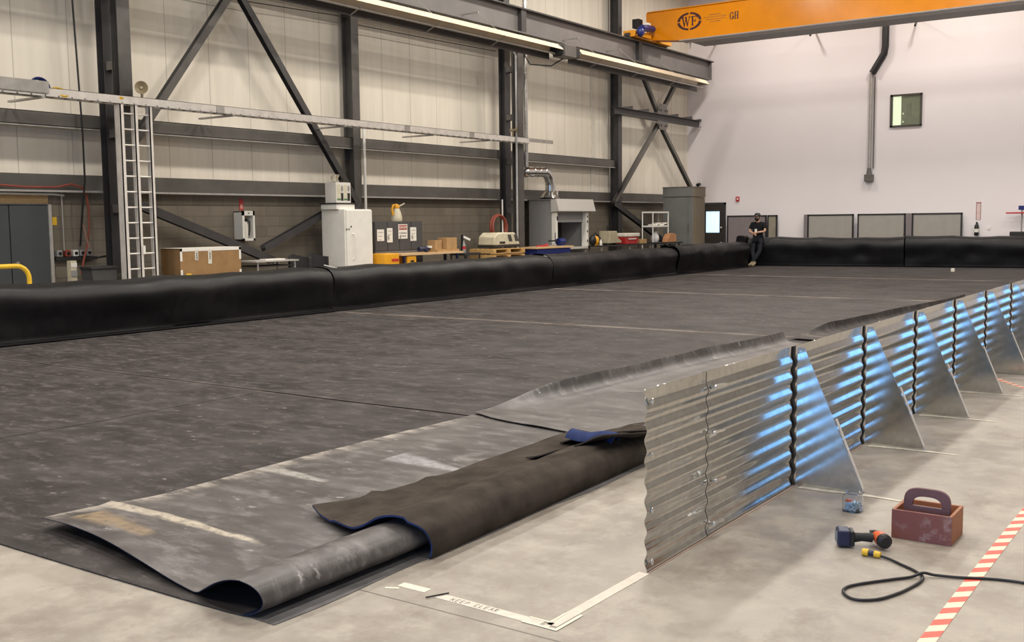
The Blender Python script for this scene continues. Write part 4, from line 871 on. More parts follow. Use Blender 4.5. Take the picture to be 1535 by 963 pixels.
# geotextile felt folded over the roll
FNP = [(-3.24,3.88,.006),(-3.225,3.88,.05),(-3.225,3.87,.10),(-3.25,3.85,.155),(-3.32,3.82,.188),(-3.42,3.81,.186),(-3.52,3.82,.155),(-3.62,3.84,.105),(-3.72,3.86,.064),(-3.82,3.89,.050),(-3.98,3.96,.046),(-4.12,4.02,.050),(-4.24,4.08,.066)]
fn = catmull(FNP, 4)
def felt(u, v):
    i = round(u*(len(fn)-1)); a = fn[i]; y1 = 6.45 + .35*u
    y = a.y + (y1-a.y)*v
    k = max(0, (u-.55)/.45)
    x = a.x - .09*v*(1-k) + k*(.14*math.sin(min(1, v*2.2)*math.pi/2)*(1-.6*v) + .03*noise.noise(V(y*2.4,1,0)))
    z = a.z*(1-.12*v*(1 if i < 24 else 0)) + (.012*noise.noise(V(x*5,y*4,1)) if i > 6 else 0)
    if k > 0: z = z*(1-.35*min(1,v*5)) + .025*math.exp(-((y-4.5)/.05)**2)*k + .020*math.exp(-((y-4.95)/.08)**2)*k
    if i <= 2: z = a.z
    if 16 < i < 40: z += .016
    return V(x, y, max(.05 if i > 24 else .006, z))
o = MB().grid(felt, len(fn)-1, 60).build('felt_underlay', FELT, smooth=True, solid=.010, angle=80)
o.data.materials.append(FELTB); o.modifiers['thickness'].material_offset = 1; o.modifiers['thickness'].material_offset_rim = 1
tag(o, 'fuzzy dark brown felt blanket draped over the rolled rubber edge', 'felt')
t = T('felt_offcut', 'second brown felt piece with navy turned up edge by the panels', 'felt', (-3.5, 6.3, .1))
def felt2(u, v):
    x = -3.30 - .62*u + .1*v; y = 5.72 + .55*v + .06*math.sin(u*3) ; z = .215*(1-u)**1.2 + .07 + .02*noise.noise(V(x*4,y*4,6)) - .05*v*(1-u)
    return V(x, y, z)
MB().grid(felt2, 20, 14).build('upper_sheet', FELT, t, smooth=True, solid=.008)
def felt3(u, v):
    a = R(200*v); x = -3.38 - .56*u + .02*math.sin(a); y = 6.05 + .26*u - .05*math.cos(a) - .06*(1-u); z = .19 - .085*u + .055*math.sin(a*.9) + .01*math.sin(u*7)
    return V(x, y, z)
MB().grid(felt3, 20, 12).build('turned_edge', FELTB, t, smooth=True, solid=.006)
def felt4(u, v):
    x = -3.26 - .72*u + .18*v*(1-u); y = 6.30 + .95*v - .05*u; z = .17*(1-u)**.8 + .06 + .02*noise.noise(V(x*3,y*3,9)) - .03*v
    return V(x, y, z)
MB().grid(felt4, 20, 16).build('rear_sheet', FELT, t, smooth=True, solid=.008)
tag(MB().grid(lambda u,v: V(-3.42+.19*u+.012*math.sin(v*22)-.03*v, 2.87+4.1*v, .0015), 4, 30).build('underlay_strip', M('thin dark underlay', (.12,.115,.115), .8, 0, .2, .3, 8), solid=.0015), 'thin dark underlay strip showing beside the rolled edge', 'underlay')

# liner walls
PROF = [(.28,.030),(.06,.030),(.05,.06),(.03,.16),(.0,.30),(-.035,.44),(-.055,.56),(-.035,.67),(.04,.765),(.16,.82),(.40,.84),(.54,.81),(.66,.72),(.74,.56),(.79,.36),(.82,.15),(.83,.006)]
PC = catmull([(a,b,0) for a,b in PROF], 2)
def linerwall(label, p0, p1, out, H, seed, flip=False):
    p0, p1, out = V(p0), V(p1), V(out).normalized(); L = (p1-p0).length; n = max(8, int(L/.14))
    def f(u, v):
        i = round(u*(len(PC)-1)); d, z = PC[i].x, PC[i].y; s = L*v; q = p0 + (p1-p0)*v
        k = max(0, min(1, (z-.03)/.3))
        if i <= 2: d = -d if i < 2 else d; z = .030
        z = .03 + (z-.03)*H/.84*(1+.045*noise.noise(V(s*.55,seed,0)) - .03*abs(math.sin(s*math.pi/1.43))) if i > 2 else z
        e = min(s, L-s); pinch = .5*math.exp(-e/.12)
        d += k*(.07*noise.noise(V(s*.7,z*1.5,seed)) + .03*noise.noise(V(s*2.0,z*2.5,seed+4)) + .05*pinch)
        # a few dents
        for c in range(2):
            sc = L*(.3+.45*c) + noise.noise(V(seed*3,c,0)); d += k*.05*math.exp(-((s-sc)/.22)**2 - ((z-.55)/.22)**2)
        r = q + out*d; r.z = z; return r
    return tag(MB().grid(f, len(PC)-1, n).build('liner_wall', BERM, smooth=True, solid=.006, angle=80), label, 'liner wall')
LX = -14.15
LW = ['liner wall section at the left edge in front of the grey door', 'liner wall section in front of the white and charcoal cabinets', 'liner wall section with pinkish scuffs in front of the booth', 'farthest left liner wall section, ending beside the person']
ys = [5.0, 14.28, 21.9, 28.9, 34.4]
for i in range(4): linerwall(LW[i], (LX,ys[i]+(.02 if i else 0),0), (LX,ys[i+1],0), (-1,0,0), .83 if i < 3 else .88, 2.3+i*1.7)
FW = ['left section of the far liner wall under the beige partitions', 'right section of the far liner wall with a slumped crease']
def fp(x): return (x, 35.3+(x+14.3)*.15, 0)
linerwall(FW[0], fp(-14.9), fp(-9.4), (-.15,1,0), 1.02, 11.3); linerwall(FW[1], fp(-9.36), fp(-2.4), (-.15,1,0), 1.05, 15.9)
m = MB(); m.lathe([(.20,.0),(.22,.12),(.17,.24),(.19,.34),(.13,.38)], (-14.55,34.75,.0), n=12)
m = MB(); m.prism([(-14.72,34.55,.0),(-14.32,34.55,0),(-14.34,34.55,.85),(-14.30,34.55,1.02),(-14.36,34.55,1.08),(-14.60,34.55,1.10),(-14.68,34.55,1.04),(-14.70,34.55,.8)], (0,.25,0))
tag(m.build('liner_bundle', BERM, bevel=.03), 'upright black bundle of liner at the far left corner', 'liner')
m = MB(); m.lathe([(.02,0),(.055,.0),(.06,.05),(.05,.10),(.052,.10)], (-7.23,33.2,.03), n=12); o = m.build('paper_cup', WHITE2, smooth=True); tag(o, 'small white cup lying on the far rubber sheet', 'cup'); 
for lab, p in (('white paper scrap stuck on the liner wall top near the shelf', (-14.5,28.95,.88)), ('white tag on the liner wall seam below the tool table', (-14.35,21.88,.80))):
    tag(MB().bar(p, (p[0]+.06,p[1]+.22,p[2]-.06), .07, .012).build('paper_scrap', WHITE2), lab, 'paper')

# ------------------------------------------------------------------ corrugated metal barrier
PX, AMP, PITCH, PH = -2.262, .0066, .0965, .872
def wavex(z): return PX + (AMP*math.cos(2*math.pi*(z)/PITCH) if z < PH-.055 else AMP*math.cos(2*math.pi*(PH-.055)/PITCH)*(1-(z-(PH-.055))/.055*.4))
def panel(y0, y1, label, dx=0.0):
    t = T('corrugated_panel', label, 'panel', (PX, (y0+y1)/2, 0), 'galvanised corrugated panels of the barrier')
    n = 108
    m = MB(); m.grid(lambda u, v: V(wavex(PH*u)+dx, y0+(y1-y0)*v, PH*u), n, 3); m.build('sheet', GALV, t, smooth=True, solid=.0025, angle=60)
    return t
BY = [6.245, 7.675, 9.105, 10.535, 11.965, 13.395, 14.825, 16.255]
t = panel(4.29, 4.96, 'short near end corrugated panel with bolt holes in its edge', .004)
for z in (.81,.55,.29,.04):
    MB().ell((PX+.014,4.335,z), .006,.012,.016,10,6).build('bolt_hole', ZINC, t, smooth=True)  # bright discs painted as light showing through the bolt holes
ords = ['first long corrugated panel, carrying wing bolts on its near seam', 'second long corrugated panel from the near end of the barrier', 'third long corrugated panel from the near end of the barrier', 'fourth long corrugated panel from the near end of the barrier', 'fifth long corrugated panel from the near end of the barrier', 'sixth long corrugated panel from the near end, at the right edge', 'seventh long corrugated panel from the near end, cut off by the frame', 'last corrugated panel visible at the far right edge']
prev = 4.93
for i, y in enumerate(BY):
    t = panel(prev+(.004 if i else 0), y-.004, ords[i], -.003 if i == 0 else 0)
    if i == 0:
        for z in (.79,.55,.30,.07):
            b = MB(); x = wavex(z)+.008
            b.cyl((x,4.985,z),(x+.035,4.985,z),.012,n=6); b.ell((x+.03,4.985,z),.012,.016,.014,8,6); b.bar((x+.03,4.98,z+.006),(x+.045,5.065,z+.008),.02,.012); b.bar((x+.03,4.98,z-.004),(x+.02,4.93,z-.012),.014,.010)
            b.build('wing_bolt', ZINC, t, smooth=True)
        b = MB(); b.grid(lambda u,v: V(wavex(PH*u)+.0045, 4.957+.007*v, PH*u), 108, 1); b.build('seam_shadow_gap', GASKET, t, solid=.001)  # black strip painted as the shadow in the overlap seam
    prev = y
gl = ['nearest triangular gusset, its toe behind the clear jar', 'second triangular gusset from the near end', 'third triangular gusset from the near end', 'fourth triangular gusset from the near end', 'fifth triangular gusset from the near end', 'sixth triangular gusset at the right edge', 'seventh triangular gusset, mostly beyond the right edge', 'last triangular gusset hidden at the right edge']
for i, y in enumerate(BY):
    t = T('gusset_plate', gl[i] + ' of the barrier' if i != 0 else gl[i], 'gusset', (PX+.2, y, 0), 'triangular gusset plates of the barrier')
    tip = .43
    m = MB(); m.prism([(PX+.018,y-.0015,.004),(PX+tip,y-.0015,.004),(PX+tip-.004,y-.0015,.03),(PX+.06,y-.0015,PH-.006),(PX+.018,y-.0015,PH-.006)], (0,.003,0)); pl_ = m.build('plate', GALV, t)
    m = MB(); m.grid(lambda u,v: V(wavex(PH*u)+.006, y-.022+.034*v, .004+(PH-.004)*u), 108, 1); m.build('joint_strip', GASKET, t, smooth=True, solid=.003)  # black strip painted as the shadow gap between plate and panel
    ff_ = MB().box(PX+.03, PX+tip, y+.002, y+.045, .002, .006).build('foot_flange', GALV, t)
    m = MB(); m.prism([(PX+.255,y+.0015,.44),(PX+tip-.004,y+.0015,.03),(PX+tip+.001,y+.0015,.032),(PX+.262,y+.0015,.442)], (0,.022,0)); m.build('edge_lip', ALU, pl_)
    for z in (.84,.80): MB().cyl((PX+.034,y-.002,z),(PX+.034,y-.008,z),.007,n=6).build('bolt', ZINC, pl_)
    for x in (.12,.27): MB().cyl((PX+x,y+.022,.006),(PX+x,y+.022,.012),.009,n=6).build('anchor_bolt', STEELD, ff_)
def dust(label, pts, w):
    m = MB(); L = len(pts)
    def f(u, v):
        k = u*(L-1); i = min(L-2, int(k)); p = V(pts[i]).lerp(V(pts[i+1]), k-i); ww = w*(1-.75*u)*(1+.5*noise.noise(V(p.x*20,p.y*20,1)))
        return V(p.x, p.y+(v-.5)*ww, .0022)
    m.grid(f, 24, 2); return tag(m.build('dust_streak', CAULK, solid=.0008), label, 'dust')
names = ['nearest', 'second', 'third', 'fourth']
for i, y in enumerate(BY[:4]): dust('white dust streak on the floor beneath the %s gusset' % names[i], [(PX+.05,y-.02),(PX+.3,y-.015),(PX+.48,y-.01),(PX+.66,y-.03)], .085)
for i, (y0, y1) in enumerate(((4.3,6.2),(6.3,7.6))):
    tag(MB().box(PX+.014, PX+.022, y0, y1, .0, .004).build('seal_line', M('tan sealant', (.42,.30,.24), .7)), 'thin tan sealant line along the foot of the %s panels' % ('nearest', 'next')[i], 'sealant')

# ------------------------------------------------------------------ floor tapes
def strip(pts, w, z, h=.0012):
    m = MB(); pts = [V(p) for p in pts]
    for a, b in zip(pts, pts[1:]):
        d = (b-a).normalized(); n = V(-d.y, d.x)*w/2
        m.prism([(a.x+n.x,a.y+n.y,z),(b.x+n.x,b.y+n.y,z),(b.x-n.x,b.y-n.y,z),(a.x-n.x,a.y-n.y,z)], (0,0,h))
    return m
t = T('floor_tape', 'white floor tape with handwriting between roll and corner', 'tape', (-2.6, 3.52, 0))
strip([(-2.88,3.515),(-2.32,3.495)], .055, .0005).build('tape', TAPEW, t)
m = MB(); 
def stroke(ch, x, y, s):
    S = {'K':[((0,0),(0,1)),((0,.45),(.6,1)),((.2,.6),(.6,0))],'E':[((0,0),(0,1)),((0,1),(.55,1)),((0,.5),(.45,.5)),((0,0),(.55,0))],'P':[((0,0),(0,1)),((0,1),(.5,.95)),((.5,.95),(.5,.55)),((.5,.55),(0,.5))],'C':[((.55,.9),(.1,1)),((.1,1),(0,.5)),((0,.5),(.1,0)),((.1,0),(.55,.1))],'L':[((0,0),(0,1)),((0,0),(.5,0))],'A':[((0,0),(.3,1)),((.3,1),(.6,0)),((.12,.4),(.48,.4))],'R':[((0,0),(0,1)),((0,1),(.5,.9)),((.5,.9),(.05,.5)),((.1,.5),(.6,0))]}
    for a, b in S[ch]: m.bar((x+a[0]*s, y+a[1]*s*1.15, .0021), (x+b[0]*s, y+b[1]*s*1.15, .0021), .0035, .0006)
x = -2.80
for ch in 'KEEP CLEAR':
    if ch != ' ': stroke(ch, x, 3.492, .026)
    x += .026
m.build('handwriting', M('faded pen ink', (.20,.17,.15), .7), t)
tag(strip([(-3.12,3.535),(-2.96,3.535)], .05, .0005).build('floor_tape', TAPEP), 'short torn piece of white tape next to the rolled edge', 'tape')
tag(strip([(-3.15,3.46),(-3.09,3.49)], .018, .0006).build('floor_tape', TAPEP), 'tiny white tape scrap beside the torn piece', 'tape')
tag(strip([(-2.30,3.498),(-2.275,3.498),(-2.262,4.28)], .055, .0007).build('floor_tape', TAPEW), 'white floor tape running from the corner to the metal panel', 'tape')
m = strip([(-2.40,3.47),(-2.225,3.465)], .016, .0021); m2 = strip([(-2.232,3.46),(-2.228,3.66)], .016, .0022)
t = T('corner_tape', 'pale L shaped tape marking the floor corner', 'tape', (-2.25, 3.5, 0)); m.build('outer_edge', TAPEP, t); m2.build('outer_edge', TAPEP, t)
strip([(-2.40,3.525),(-2.298,3.522)], .012, .0021).build('inner_edge', TAPEP, t); strip([(-2.296,3.52),(-2.294,3.64)], .012, .0022).build('inner_edge', TAPEP, t)
tag(MB().cyl((-2.905,3.455,.006),(-2.855,3.555,.006),.0035,n=8).build('marker_pen', BLACK), 'thin black stick lying across the end of the white tape', 'stick')
m = MB(); m.grid(lambda u,v: V(-.972+.004*math.sin(v*9)+.062*(u-.5)+.02*v, 2.6+5.4*v, .0012), 2, 30)
tag(m.build('hazard_tape', TAPERW, solid=.0008), 'red and white striped tape on the floor right of the toolbox', 'tape')
m = MB(); pts = [V(-2.06,11.55,0),V(-1.93,11.34,0),V(-1.73,11.05,0),V(-1.3,10.6,0),V(-.7,10.2,0)]
def ht(u, v):
    k = v*4; i = min(3, int(k)); p = pts[i].lerp(pts[i+1], k-i); d = (pts[i+1]-pts[i]).normalized(); return V(p.x - d.y*.06*(u-.5), p.y + d.x*.06*(u-.5), .0012+.0)
m.grid(ht, 2, 24); tag(m.build('hazard_tape', TAPERW, solid=.0008), 'far strip of red and white tape behind the gussets', 'tape')

# ------------------------------------------------------------------ things on the floor
t = T('toolbox', 'open maroon wooden toolbox with a plum handle on the floor', 'toolbox', (-1.31, 5.6, 0))
x0, x1, y0, y1, th, H = -1.457, -1.163, 5.475, 5.735, .016, .150
MB().box(x0,x1,y0,y0+th,0,H).build('front_board', WOODR, t, bevel=.002); MB().box(x0,x1,y1-th,y1,0,H).build('rear_board', WOODB, t, bevel=.002)
MB().box(x0,x0+th,y0+th,y1-th,0,H).build('end_board', WOODB, t, bevel=.002); MB().box(x1-th,x1,y0+th,y1-th,0,H).build('end_board', WOODB, t, bevel=.002)
MB().box(x0+th,x1-th,y0+th,y1-th,0,.014).build('bottom_board', WOODB, t)
yc = 5.588; hx0, hx1 = -1.425, -1.192; hc = (hx0+hx1)/2; hw = (hx1-hx0)/2
outer = []; inner = []
for k in range(25):
    a = math.pi*k/24
    c, s = math.cos(a), math.sin(a); c2 = math.copysign(abs(c)**.55, c); s2 = s**.62
    outer.append((hc+hw*c2, .155+.098*s2)); inner.append((hc+hw*.62*math.copysign(abs(c)**.75, c), .158+.052*s**.7))
m = MB(); n = 25; vs = []
for yy in (yc-.011, yc+.011): vs += [(p[0],yy,p[1]) for p in outer] + [(p[0],yy,p[1]) for p in inner]
fs = []
for i in range(n-1):
    fs += [(i,i+1,n+i+1,n+i),(2*n+i,3*n+i,3*n+i+1,2*n+i+1),(i,2*n+i,2*n+i+1,i+1),(n+i,n+i+1,3*n+i+1,3*n+i)]
fs += [(0,n,3*n,2*n),(n-1,2*n-1+n+n-n,0,0)[:0] or (n-1,3*n-1,4*n-1,2*n-1)]
m.poly(vs, fs); m.box(hx0+.001, hx1-.001, yc-.0109, yc+.0109, .014, .158)
m.build('handle_board', HANDR, t, bevel=.003)
t = T('impact_driver', 'orange and black cordless impact driver lying beside the toolbox', 'drill', (-1.53, 5.25, 0))
A = V(-1.615,5.20,.045); B = V(-1.46,5.275,.045); d = (B-A).normalized(); nrm = V(-d.y,d.x,0)
def obox(c, L, W, H_, name, mat, bev=.006):
    m = MB(); m.bar(c-d*L/2, c+d*L/2, W, H_); return m.build(name, mat, t, bevel=bev)
bt = obox(A+d*-.005+V(0,0,.005), .062, .095, .082, 'battery', NAVY, .01)
obox(A+d*.036+V(0,0,.003), .022, .085, .076, 'battery_mount', BLACK)
m = MB()
for k in (-.03,0,.03): m.bar(A-d*.037+nrm*k+V(0,0,-.025), A-d*.037+nrm*k+V(0,0,.035), .010, .004)
m.build('battery_rib', GREYP, bt)
MB().tube([A+d*.04, A+d*.085+V(0,0,.004), B-d*.035+V(0,0,.003)], [.026,.021,.024], 12).build('grip', BLACKM, t, smooth=True)
h0 = B+nrm*-.045+d*.015; h1 = B+nrm*.05-d*.005
MB().tube([h0, h0.lerp(h1,.3), h0.lerp(h1,.65), h1], [.034,.037,.033,.025], 14).build('motor_housing', ORNG, t, smooth=True)
MB().tube([h0-(h1-h0).normalized()*.022, h0-(h1-h0).normalized()*.012, h0+(h1-h0).normalized()*.012], [.024,.036,.0375], 14).build('rear_cap', BLACK, t, smooth=True)
MB().tube([h1, h1+(h1-h0).normalized()*.035, h1+(h1-h0).normalized()*.05], [.026,.020,.014], 12).build('nose_cone', BLACK, t, smooth=True)
MB().tube([h1+(h1-h0).normalized()*.05, h1+(h1-h0).normalized()*.075], .009, 10).build('chuck', STEELG, t, smooth=True)
obox(B-d*.03+nrm*.022, .02, .02, .03, 'trigger', BLACK, .004)
t = T('plastic_jar', 'clear plastic jar of small parts near the first gusset', 'jar', (-1.775, 5.86, 0))
m = MB(); jx, jy, r = -1.775, 5.865, .056
def sq(rr, z, n=24): 
    out = []
    for k in range(n):
        a = 2*math.pi*k/n; c, s = math.cos(a), math.sin(a); p = (abs(c)**4+abs(s)**4)**-.25
        out.append((jx+rr*c*p*.93, jy+rr*s*p*.93, z))
    return out
lv = [(r*.85,.001),(r,.008),(r,.082),(r*.9,.094),(r*.74,.10),(r*.74,.115),(r*.70,.115),(r*.70,.100),(r*.86,.092),(r*.955,.080),(r*.955,.010),(r*.8,.004)]
vs = []; 
for rr, z in lv: vs += sq(rr, z)
fs = [(j*24+k, j*24+(k+1)%24, (j+1)*24+(k+1)%24, (j+1)*24+k) for j in range(len(lv)-1) for k in range(24)] + [tuple(range(23,-1,-1)), tuple(range((len(lv)-1)*24, len(lv)*24))]
m.poly(vs, fs); m.build('jar_body', JARG, t, smooth=True, angle=50)
m = MB()
for k in range(46):
    c = V(jx+rnd.uniform(-.035,.035), jy+rnd.uniform(-.035,.035), .013+rnd.random()**1.4*.042); a = V(rnd.uniform(-1,1),rnd.uniform(-1,1),rnd.uniform(-.5,.5)).normalized()*.011; m.bar(c-a, c+a, .008, .007)
tag(m.build('wing_nuts', M('pale blue nuts', (.50,.62,.80), .35, .3, .5, .5, 40)), 'heap of pale wing nuts inside the clear jar', 'nuts', kind='stuff')
m = MB(); m.bar((jx-.03,jy-.02,.062),(jx+.0,jy-.03,.066),.02,.012); tag(m.build('plastic_plug', ORNG), 'small orange plug on top of the nuts in the jar', 'plug')
t = T('extension_cord', 'black extension cord with a yellow connector looped on the floor', 'cord', (-1.2, 4.8, 0))
cp = [(-1.41,5.095,.014),(-1.36,5.085,.010),(-1.30,5.045,.008),(-1.22,4.985,.008),(-1.165,4.92,.008),(-1.155,4.85,.008),(-1.165,4.77,.008),(-1.195,4.64,.008),(-1.25,4.51,.008),(-1.33,4.455,.008),(-1.395,4.505,.008),(-1.41,4.58,.008),(-1.37,4.665,.008),(-1.27,4.80,.008),(-1.205,4.88,.009),(-1.165,4.925,.0225),(-1.12,4.955,.012),(-1.02,4.995,.008),(-.90,5.05,.008),(-.78,5.075,.008),(-.60,5.06,.008),(-.3,5.0,.008)]
MB().tube(catmull(cp, 6), .0068, 10).build('cable', CORD, t, smooth=True, angle=80)
e0, e1 = V(-1.405,5.095,.018), V(-1.49,5.10,.018)
dd = (e1-e0).normalized()
MB().tube([e0-dd*.004, e0, e0+dd*.028, e0+dd*.030], [.008,.015,.017,.012], 10).build('connector_boot', YEL, t, smooth=True)
MB().tube([e0+dd*.030, e0+dd*.055], .0145, 10).build('connector_band', NAVY, t, smooth=True)
MB().tube([e0+dd*.055, e0+dd*.058, e1, e1+dd*.003], [.012,.018,.0185,.013], 10).build('connector_head', YEL, t, smooth=True)

# ------------------------------------------------------------------ person leaning on the far liner wall
def skinned(name, nodes, edges, mat, parent, sub=2):
    me = bpy.data.meshes.new(name); off = V(0,0,0); p = parent
    while p is not None: off += p.location; p = p.parent
    me.from_pydata([V(n[0])-off for n in nodes], edges, []); o = bpy.data.objects.new(name, me); COL.objects.link(o); o.parent = parent
    md = o.modifiers.new('skin', 'SKIN'); md.use_smooth_shade = True
    for i, n in enumerate(nodes):
        sv = me.skin_vertices[0].data[i]; r = n[1]; sv.radius = r if isinstance(r, tuple) else (r, r); sv.use_root = (i == 0)
    sm = o.modifiers.new('subdivision', 'SUBSURF'); sm.levels = sub; sm.render_levels = sub
    me.materials.append(mat); return o
px, py = -14.12, 35.12
person = T('person', 'person in black shirt, cap and mask leaning with crossed ankles', 'person', (px, 34.95, 0))
J = dict(pel=(px,py,.98), wai=(px,py+.02,1.13), che=(px,py+.03,1.36), nek=(px,py+.01,1.56), hed=(px,py-.02,1.68), top=(px,py-.03,1.79),
  shl=(px-.21,py+.02,1.48), ell=(px-.28,py-.05,1.22), wrl=(px-.06,py-.25,1.16), shr=(px+.21,py+.02,1.48), elr=(px+.29,py-.05,1.23), wrr=(px+.05,py-.24,1.19),
  hil=(px-.10,py-.02,.95), knl=(px-.12,py-.16,.52), anl=(px+.01,py-.30,.12), tol=(px-.02,py-.50,.05), hir=(px+.10,py-.02,.95), knr=(px+.13,py-.15,.53), anr=(px-.06,py-.34,.13), tor=(px-.13,py-.52,.05))
order = ['pel','wai','che','nek','hed','top','shl','ell','wrl','shr','elr','wrr','hil','knl','anl','hir','knr','anr']
rad = dict(pel=(.14,.11),wai=(.135,.105),che=(.155,.115),nek=.055,hed=(.085,.10),top=(.06,.07),shl=.06,ell=.042,wrl=.030,shr=.06,elr=.042,wrr=.030,hil=.085,knl=.058,anl=.042,hir=.085,knr=.058,anr=.042)
nodes = [(J[k], rad[k]) for k in order]; ix = {k:i for i,k in enumerate(order)}
E_ = [('pel','wai'),('wai','che'),('che','nek'),('nek','hed'),('hed','top'),('che','shl'),('shl','ell'),('ell','wrl'),('che','shr'),('shr','elr'),('elr','wrr'),('pel','hil'),('hil','knl'),('knl','anl'),('pel','hir'),('hir','knr'),('knr','anr')]
edges = [(ix[a],ix[b]) for a,b in E_]
# hands clasped: palm, four fingers and thumb as chains of the same body mesh
for side, wr in ((-1,'wrl'),(1,'wrr')):
    w = V(J[wr]); palm = w + V(-side*.06,-.03,-.035); nodes.append((palm,(.034,.020))); pi = len(nodes)-1; edges.append((ix[wr],pi))
    for k in range(4):
        b = palm + V(-side*.025,-.012,.026-.018*k); c = b + V(-side*(.028-.003*abs(k-1)),.004,-.012); e = c + V(-side*.012,.022,-.014)
        i0 = len(nodes); nodes += [(b,.0095),(c,.009),(e,.008)]; edges += [(pi,i0),(i0,i0+1),(i0+1,i0+2)]
    b = palm + V(side*.0,-.025,.03); c = b + V(-side*.022,-.012,.016); i0 = len(nodes); nodes += [(b,.0105),(c,.009)]; edges += [(pi,i0),(i0,i0+1)]
skinned('body', nodes, edges, SKIN, person)
def part_skin(name, ks, es, rr, mat, grow=1.0):
    im = {k:i for i,k in enumerate(ks)}; nodes = []
    for k in ks:
        p = J[k] if k in J else rr[k][1]; r = rr[k][0] if isinstance(rr[k], list) else rr[k]; nodes.append((p, r))
    skinned(name, nodes, [(im[a],im[b]) for a,b in es], mat, person)
J['mul'] = tuple(V(J['shl']).lerp(V(J['ell']), .72)); J['mur'] = tuple(V(J['shr']).lerp(V(J['elr']), .72)); J['nk2'] = (px,py+.015,1.535)
part_skin('shirt', ['pel','wai','che','nk2','shl','mul','shr','mur'], [('pel','wai'),('wai','che'),('che','nk2'),('che','shl'),('shl','mul'),('che','shr'),('shr','mur')], dict(pel=(.185,.145),wai=(.18,.14),che=(.20,.15),nk2=(.085,.08),shl=.088,mul=.072,shr=.088,mur=.072), SHIRT)
J['pe2'] = (px,py,.93)
part_skin('jeans', ['pe2','hil','knl','anl','hir','knr','anr'], [('pe2','hil'),('hil','knl'),('knl','anl'),('pe2','hir'),('hir','knr'),('knr','anr')], dict(pe2=(.17,.14),hil=.11,knl=.085,anl=.072,hir=.11,knr=.085,anr=.072), JEANS)
for a, b in (('anl','tol'),('anr','tor')):
    q = V(J[a]); tq = V(J[b]); up = q + (V(J['kn'+a[2]])-q)*.28
    skinned('boot', [(up,.078),(q+V(0,0,-.02),.068),(q.lerp(tq,.5)+V(0,0,-.015),.058),(tq,(.055,.045))], [(0,1),(1,2),(2,3)], BOOT, person)
hc = V(px, py-.03, 1.72)
m = MB(); m.ell(hc+V(0,0,.015), .098,.115,.12); m.build('hair', BLACKM, person, smooth=True)
m = MB(); m.ell(hc+V(0,-.03,-.01), .082,.10,.115); m.ell(hc+V(0,-.135,-.005), .013,.018,.022); m.ell(hc+V(-.088,0,-.01),.012,.022,.032); m.ell(hc+V(.088,0,-.01),.012,.022,.032); m.build('face', SKIN, person, smooth=True)
m = MB(); m.ell(hc+V(-.035,-.122,.022),.013,.008,.008,8,6); m.ell(hc+V(.035,-.122,.022),.013,.008,.008,8,6); m.build('eyes', BLACK, person, smooth=True)
m = MB(); m.lathe([(.108,.02),(.112,.05),(.10,.10),(.06,.135),(.01,.142)], hc+V(0,0,.01)); m.build('cap', BLACK, person, smooth=True)
m = MB(); m.grid(lambda u,v: hc+V(.095*math.sin(R(-80+160*u)), -.075-.10*v*math.cos(R(-80+160*u))**.7-.03*math.cos(R(-80+160*u)), .045-.02*v), 12, 4); m.build('cap_brim', BLACK, person, smooth=True, solid=.006)
m = MB(); m.ell(hc+V(0,-.055,-.062), .078,.098,.066); m.build('face_mask', BLACK, person, smooth=True)
MB().box(px-.04,px+.045,py-.185,py-.178,1.20,1.315).build('badge', WHITE2, person)

GROUPS = {'steel_column':'steel columns along the left wall','diagonal_brace':'diagonal braces of the steel frame','tube_heater':'tube heaters under the runway beam','horn_loudspeaker':'horn loudspeakers along the left wall','cable_coil':'cable coils on the tray','office_chair':'black office chairs behind the liner wall','paper_notice':'paper notices on the charcoal cabinet','plastic_pack':'white packets on the rack shelf','liner_wall':'black liner walls around the basin','wall_rod':'black rods on the white wall','dust_streak':'dust streaks beneath the gussets','hazard_tape':'red and white hazard tapes','floor_tape':'white floor tapes','tool_case':'yellow tool cases','cardboard_box':'tan cardboard boxes','wire':'wires strung along the left wall','conduit':'pale conduits on the left wall','fire_extinguisher':'fire extinguishers','power_cable':'black power cables at left','air_hose':'air hoses at left','rubber_flap':'folded rubber flaps by the panels','seal_line':'sealant lines under the panels','paper_scrap':'scraps on the liner wall'}
for o in COL.objects:
    b = o.name.split('.')[0]
    if o.parent is None and 'label' in o and b in GROUPS: o['group'] = GROUPS[b]
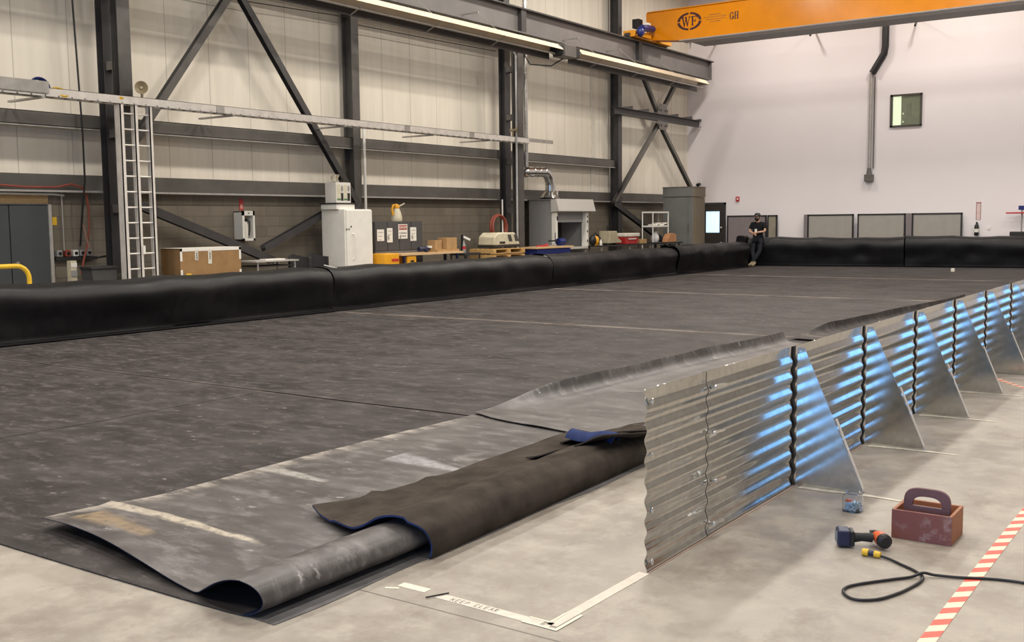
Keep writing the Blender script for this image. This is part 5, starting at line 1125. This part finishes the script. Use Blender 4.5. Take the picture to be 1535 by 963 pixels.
# ------------------------------------------------------------------ light
def area(name, loc, sx, sy, power, col):
    l = bpy.data.lights.new(name, 'AREA'); l.shape = 'RECTANGLE'; l.size = sx; l.size_y = sy; l.energy = power; l.color = col
    o = bpy.data.objects.new(name, l); COL.objects.link(o); o.location = loc; return o
WARM = (1.0,.925,.835)
for x, p in ((-14.3,258),(-8.2,285),(-2.2,235),(4.0,180)):
    for k in range(8):
        area('high_bay_lamp', (x, -4+5.5*k, 10.4), .6, 1.3, p, WARM)
w = bpy.data.worlds.new('sky'); SC.world = w; w.use_nodes = True; nt = w.node_tree; nt.nodes.clear()
out = nt.nodes.new('ShaderNodeOutputWorld'); bg = nt.nodes.new('ShaderNodeBackground'); nt.links.new(bg.outputs[0], out.inputs[0])
bg.inputs[0].default_value = (.22,.50,1.0,1); bg.inputs[1].default_value = 5.2

# ------------------------------------------------------------------ camera
f, yaw, pitch, roll = 1575.87, .612015, .0941038, .0107573
cy, sy, cp, sp = math.cos(yaw), math.sin(yaw), math.cos(pitch), math.sin(pitch)
F = V(-sy*cp, cy*cp, -sp); r0 = V(cy, sy, 0); d0 = F.cross(r0); cr, sr = math.cos(roll), math.sin(roll)
RT = r0*cr + d0*sr; DN = d0*cr - r0*sr
cam = bpy.data.cameras.new('camera'); co = bpy.data.objects.new('camera', cam); COL.objects.link(co)
m4 = Matrix((RT, -DN, -F)).transposed().to_4x4(); m4.translation = V(0,0,1.65); co.matrix_world = m4
cam.sensor_fit = 'HORIZONTAL'; cam.sensor_width = 36; cam.lens = f*36/1535; cam.clip_end = 200; cam.clip_start = .05
SC.camera = co
SC.view_settings.view_transform = 'Standard'; SC.view_settings.look = 'None'; SC.view_settings.exposure = 0.0; SC.view_settings.gamma = 1.0; SC.view_settings.use_curve_mapping = False
SC.cycles.use_denoising = True; SC.cycles.max_bounces = 8; SC.cycles.diffuse_bounces = 5; SC.cycles.glossy_bounces = 5; SC.cycles.transmission_bounces = 8; SC.cycles.sample_clamp_indirect = 8.0
